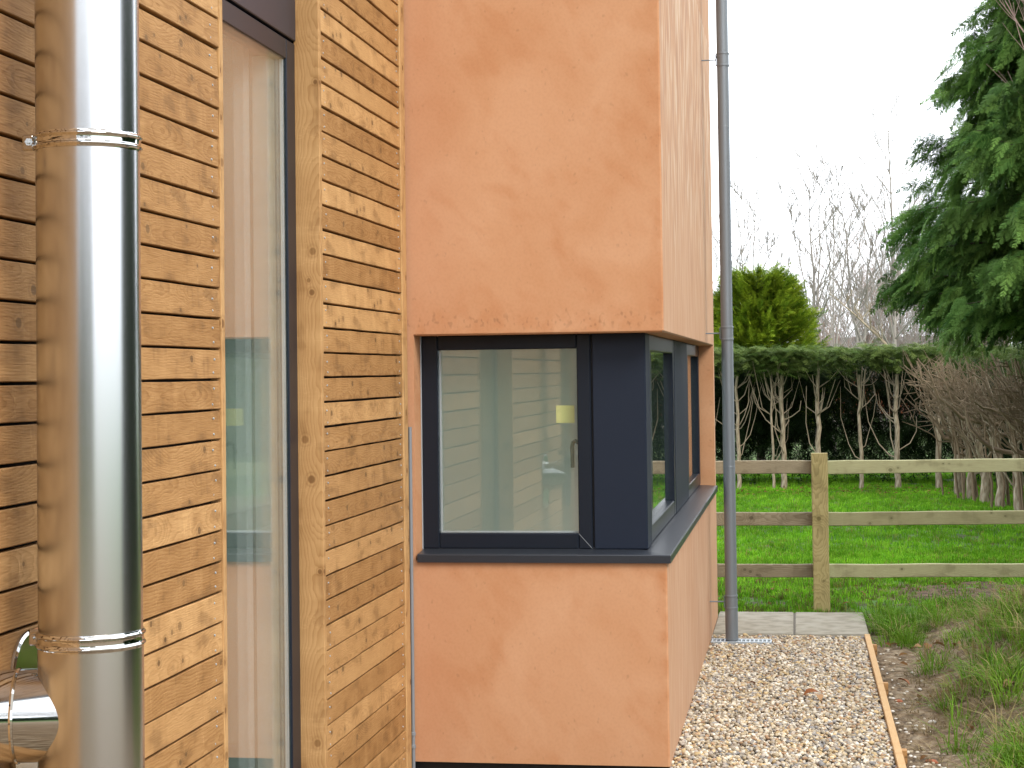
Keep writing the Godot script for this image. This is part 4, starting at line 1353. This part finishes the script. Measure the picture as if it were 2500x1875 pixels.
	bare_tree("mossy branch leaning over the far roof", Vector3(1.95, 0, -36), [[3.1, 0.05, -1.35, 0, 1.75, 8]], 406, M.bark, g, 3)
	twig_min = 0.0028
	bare_tree("reddish bare tree reaching over the dark conifer at the upper right", Vector3(3.0, 0, -15.6), [[5.9, 0.05, -1.3, -0.2, 1.2, 26], [5.6, 0.045, -0.75, 0.2, 1.4, 22], [6.2, 0.04, -0.3, 0.1, 1.4, 16]], 407, M.twig_red, g, 3, 0.6)
	# thicket of fine twigs far behind the hedge
	twig_min = 0.0055
	for i in 9:
		var r := RandomNumberGenerator.new()
		r.seed = 500 + i
		var x := 0.55 + i * 0.62
		var h: float = [2.6, 3.1, 3.0, 3.6, 3.9, 3.8, 3.6, 3.4, 3.2][i]
		var t := thing("bare_shrub", ["brown bare shrub right behind the golden conifer's edge", "brown twiggy shrub, second right of the yellow-green conifer", "bare shrub below the forked bare tree", "bare shrub left of the far roof gable", "tall hazy bare shrub above the far gable", "tall hazy bare shrub above the far slate roof", "bare shrub right of the far gable, by the dark conifer", "bare shrub hidden by the dark conifer's lower sprays", "bare shrub behind the dark conifer's trunk side"][i], "bare shrub", Vector3(x, 0, -50 - 2.0 * (i % 3)), "twiggy shrubs beyond the hedge")
		var tw := MB.new()
		for k in 19:
			var an := r.randf() * TAU
			var d := Vector3(cos(an) * 0.5, 1.3, sin(an) * 0.5).normalized()
			twigs(tw, Vector3(cos(an) * 0.15, -0.05, sin(an) * 0.15), d, h * r.randf_range(0.7, 1.05), 0.018, 3, r, 0.25, 0.6, 3)
		part("twigs", tw.mesh(), M.twig_red if i % 2 == 0 else M.twig_grey, t).set_meta("kind", "stuff")
	# far bungalow
	var hs := thing("distant_house", "small far house with grey slate roof and brick gable beyond the hedge", "house", Vector3(3.0, 0, -72))
	part("wall", box_mesh(Vector3(-1.6, -0.2, -4), Vector3(5, 2.3, 0), 0.01), M.brick, hs)
	var rf := MB.new()
	rf.quad(Vector3(-1.8, 2.25, 0.25), Vector3(5.2, 2.25, 0.25), Vector3(5.2, 2.85, -2), Vector3(-1.8, 2.85, -2), Vector3(0, 1, 1))
	rf.quad(Vector3(-1.8, 2.25, -4.25), Vector3(5.2, 2.25, -4.25), Vector3(5.2, 2.85, -2), Vector3(-1.8, 2.85, -2), Vector3(0, 1, -1))
	part("roof", rf.mesh(), M.roof, hs)
	var gb := MB.new()
	gb.tri(Vector3(-0.75, 2.0, 0.5), Vector3(0.35, 2.0, 0.5), Vector3(-0.2, 2.95, 0.5), Vector3(0, 0, 1))
	gb.quad(Vector3(-0.75, 2.0, 0.5), Vector3(-0.2, 2.95, 0.5), Vector3(-0.2, 2.95, -1.5), Vector3(-0.75, 2.0, -1.5), Vector3(-1, 1, 0))
	gb.quad(Vector3(0.35, 2.0, 0.5), Vector3(-0.2, 2.95, 0.5), Vector3(-0.2, 2.95, -1.5), Vector3(0.35, 2.0, -1.5), Vector3(1, 1, 0))
	part("gable", gb.mesh(), M.brick, hs)

func verge() -> void:
	var nz := noise(3, 1.0, 3)
	var pn := noise(5, 0.9, 3)
	# lawn
	var t1 := tuft_mesh(9, 0.055, 0.05, 0.006, 0.6, 91)
	var xs := []
	var cs := []
	var ga := Color(0.085, 0.270, 0.010)
	var gb := Color(0.215, 0.45, 0.025)
	for k in 46000:
		var near := k < 15000
		var z := rng.randf_range(-16.0, -12.02) if near else rng.randf_range(-28.0, -16.0)
		var x := rng.randf_range(-1.3, 2.6) if near else rng.randf_range(-2.4, 5.2)
		if z > -12.25 and x < 0.42 and z > -12.05: continue
		var bare := pn.get_noise_2d(x * 1.6, z * 1.6) + 0.55 * smoothstep(-14.2, -12.4, z) - 0.15
		bare += 1.1 * exp(-pow((z + 13.15) / 0.5, 2.0)) * smoothstep(0.35, 0.85, x)
		if z < -23.6: bare += 0.3
		if bare > 0.38 and rng.randf() < 0.82: continue
		var s := rng.randf_range(0.7, 1.3)
		xs.append(Transform3D(Basis(Vector3.UP, rng.randf() * TAU).scaled(Vector3(s, s * rng.randf_range(0.7, 1.2), s)), Vector3(x, lawn_y(x, z, nz) - 0.004, z)))
		var c := leaf_color(rng, ga, gb) * (1.0 + 0.45 * pn.get_noise_2d(x * 1.1 + 50.0, z * 0.8))
		if rng.randf() < 0.06: c = Color(0.24, 0.25, 0.06)
		if z > -13.8 and rng.randf() < 0.25: c = Color(0.13, 0.14, 0.04)
		cs.append(c)
	tag(multi("lawn_grass", t1, M.grass, xs, cs), "bright green mown grass of the lawn behind the fence", "grass")
	# rough grass on the verge
	var long_t := [tuft_mesh(26, 0.17, 0.06, 0.0065, 1.2, 92), tuft_mesh(22, 0.22, 0.08, 0.006, 1.6, 93)]
	for q in 2:
		xs = []
		cs = []
		for k in 3000:
			var z := rng.randf_range(-12.0, -6.0)
			var x := rng.randf_range(0.45, 3.2)
			var d := 0.0
			d = maxf(d, exp(-pow((x - 0.60) / 0.13, 2.0) - pow((z + 11.5) / 0.5, 2.0)))           # clump by the slab
			d = maxf(d, 0.85 * exp(-pow((x - 1.25) / 0.33, 2.0) - pow((z + 10.5) / 1.0, 2.0)))       # mound
			d = maxf(d, 0.7 * exp(-pow((x - 0.98) / 0.13, 2.0) - pow((z + 9.3) / 0.6, 2.0)))
			d = maxf(d, 1.1 * exp(-pow((x - 0.90) / 0.17, 2.0) - pow((z + 7.3) / 0.7, 2.0)))       # front right corner
			d = maxf(d, 0.8 * smoothstep(1.5, 1.9, x))
			d = maxf(d, 0.42 * smoothstep(0.1, 0.45, pn.get_noise_2d(x * 4.0 + 9.0, z * 2.2)) * smoothstep(0.5, 0.7, x))
			d = maxf(d, 0.55 * smoothstep(-11.55, -11.85, z))
			if rng.randf() > d * 1.2 - 0.12: continue
			var s := rng.randf_range(0.45, 0.95)
			xs.append(Transform3D(Basis.from_euler(Vector3(rng.randf_range(-0.35, 0.35), rng.randf() * TAU, rng.randf_range(-0.35, 0.35))).scaled(Vector3.ONE * s), Vector3(x, soil_y(x, z, nz) - 0.012, z)))
			var c := leaf_color(rng, Color(0.07, 0.20, 0.012), Color(0.20, 0.35, 0.035))
			var straw := 0.22 + 0.5 * exp(-pow((x - 1.3) / 0.25, 2.0) - pow((z + 10.9) / 0.7, 2.0)) - 0.2 * exp(-pow((x - 0.6) / 0.2, 2.0))
			if rng.randf() < straw: c = leaf_color(rng, Color(0.26, 0.22, 0.09), Color(0.40, 0.34, 0.16))
			cs.append(c)
		tag(multi("rough_grass", long_t[q], M.grass, xs, cs), "long uncut grass and straw on the bank right of the path", "grass")
	# dead grass lying on the soil, and small weeds
	var flat := tuft_mesh(16, 0.05, 0.05, 0.004, 3.2, 94)
	xs = []
	cs = []
	for k in 2600:
		var z := rng.randf_range(-11.9, -6.4)
		var x := rng.randf_range(0.5, 2.2)
		var d := exp(-pow((x - 0.85) / 0.3, 2.0) - pow((z + 8.9) / 0.8, 2.0)) + 0.25 * smoothstep(0.5, 0.8, x)
		if rng.randf() > d: continue
		var s := rng.randf_range(0.6, 1.3)
		xs.append(Transform3D(Basis(Vector3.UP, rng.randf() * TAU).scaled(Vector3(s, s * 0.8, s)), Vector3(x, soil_y(x, z, nz) - 0.003, z)))
		cs.append(leaf_color(rng, Color(0.16, 0.12, 0.06), Color(0.30, 0.24, 0.13)))
	tag(multi("dead_grass", flat, M.grass, xs, cs), "matted dead grass lying on the bare soil beside the edging", "grass")
	# grit that has spilled over the edging
	xs = []
	cs = []
	for k in 420:
		var z := rng.randf_range(-11.0, -6.6)
		var x := 0.41 + absf(rng.randfn(0.0, 0.12))
		if rng.randf() > 0.3 + 0.7 * exp(-pow((z + 7.7) / 0.5, 2.0)): continue
		xs.append(Transform3D(Basis.from_euler(Vector3(0, rng.randf() * TAU, 0)).scaled(Vector3.ONE * rng.randf_range(0.005, 0.011)), Vector3(x, soil_y(x, z, nz) + 0.003, z)))
		cs.append([Color(0.55, 0.5, 0.42), Color(0.36, 0.3, 0.22), Color(0.6, 0.58, 0.55)][k % 3])
	tag(multi("spilled_pebbles", pebble_mesh(64), M.stone, xs, cs), "loose pebbles spilled on the soil outside the timber edging", "pebbles")
	xs = []
	cs = []
	for k in 380:
		var z := rng.randf_range(-24.4, -22.9) if k < 200 else rng.randf_range(-13.8, -12.2)
		var x := rng.randf_range(-1.0, 3.0)
		if k >= 260:
			z = rng.randf_range(-11.6, -7.0)
			x = rng.randf_range(0.5, 1.7)
		var y := lawn_y(x, z, nz) + 0.03 if z < -12.0 else soil_y(x, z, nz) + 0.012
		xs.append(Transform3D(Basis.from_euler(Vector3(rng.randf_range(-0.5, 0.5), rng.randf() * TAU, rng.randf_range(-0.5, 0.5))).scaled(Vector3.ONE * rng.randf_range(0.6, 1.2)), Vector3(x, y, z)))
		cs.append(leaf_color(rng, Color(0.10, 0.05, 0.02), Color(0.28, 0.15, 0.06)))
	tag(multi("leaf_litter", leaf_mesh(0.026, 808), M.grass, xs, cs), "scattered small brown leaf litter under the hedge and on the verge", "leaf litter")
	# stones and broken brick
	var bits := [["brick_fragment", "broken orange brick at the bottom edge of the picture, beside the edging", "brick", Vector3(0.545, 0.005, -7.42), Vector3(0.055, 0.022, 0.04), M.brick], ["brick_fragment", "small reddish brick chip on the soil beside the middle peg", "brick", Vector3(0.475, 0.0, -9.25), Vector3(0.022, 0.014, 0.03), M.brick], ["brick_fragment", "pinkish brick piece just beyond the bottom brick, near the front peg", "brick", Vector3(0.535, 0.0, -7.85), Vector3(0.03, 0.015, 0.03), M.brick], ["stone", "white stone lying in the dead grass on the soil", "stone", Vector3(0.60, 0.012, -8.75), Vector3(0.022, 0.012, 0.018), null], ["stone", "large flat earthy stone at the lower right of the verge", "stone", Vector3(0.80, -0.015, -7.95), Vector3(0.14, 0.045, 0.14), M.soil], ["stone", "grey angular lump of soil and stone touching the edging board", "stone", Vector3(0.47, -0.03, -8.45), Vector3(0.05, 0.035, 0.16), M.soil]]
	for k in bits.size():
		var b: Array = bits[k]
		var m: Material = b[5] if b[5] != null else mat(0.62, 0.6, 0.57, 0.7)
		var o := part(b[0], pebble_mesh(120 + k), m)
		var s: Vector3 = b[4]
		var at: Vector3 = b[3]
		at.y += soil_y(at.x, at.z, nz)
		o.transform = Transform3D(Basis.from_euler(Vector3(0.1, k * 1.3, 0.05)) * Basis.from_scale(s), at)
		tag(o, b[1], b[2])
	# fallen leaves
	var lv := [[Vector3(0.04, 0.016, -8.93), "dark brown curled leaf lying on the middle of the gravel", 0.042], [Vector3(0.075, 0.012, -8.87), "tan leaf overlapping the dark brown leaf on the gravel", 0.034], [Vector3(-0.25, 0.012, -9.25), "small rust-coloured leaf on the gravel nearer the wall", 0.02], [Vector3(0.66, 0.01, -10.75), "rust-brown dead leaf under the green clump beside the slab", 0.04], [Vector3(0.72, 0.012, -10.70), "second dead leaf in the heap below the green clump", 0.04], [Vector3(0.78, 0.012, -10.62), "dead leaf at the right end of the heap below the green clump", 0.045], [Vector3(0.86, 0.012, -10.35), "pale orange dead leaf on the bank, in thin grass", 0.04], [Vector3(0.98, 0.012, -8.95), "rust-coloured leaf near the right edge on the dead grass", 0.04], [Vector3(0.52, 0.012, -9.65), "curled tan leaf on bare soil beside the edging peg", 0.04]]
	for k in lv.size():
		var l: Array = lv[k]
		var at: Vector3 = l[0]
		if at.x > 0.4: at.y += soil_y(at.x, at.z, nz)
		var o := part("fallen_leaf", leaf_mesh(l[2], 700 + k), M.rust_leaf if k % 2 == 0 else M.tan_leaf)
		o.transform = Transform3D(Basis.from_euler(Vector3(0.25, k * 1.9, 0.2)), at)
		tag(o, l[1], "leaf", "fallen leaves")

func leaf_mesh(s: float, sd: int) -> ArrayMesh:
	var r := RandomNumberGenerator.new()
	r.seed = sd
	var mb := MB.new()
	var prev := [Vector3(-s, 0, 0), Vector3(-s, 0, 0), Vector3(-s, 0, 0)]
	for k in 6:
		var f := (k + 1) / 6.0
		var w := s * 0.6 * sin(PI * minf(f, 0.999)) * r.randf_range(0.75, 1.2)
		var c := Vector3(-s + 2.0 * s * f, 0.35 * s * sin(f * 2.6), 0)
		var row := [c + Vector3(0, 0.45 * w, -w), c, c + Vector3(0, 0.45 * w, w)]
		for q in 2:
			mb.quad(prev[q], prev[q + 1], row[q + 1], row[q], Vector3.UP)
		prev = row
	return mb.mesh()
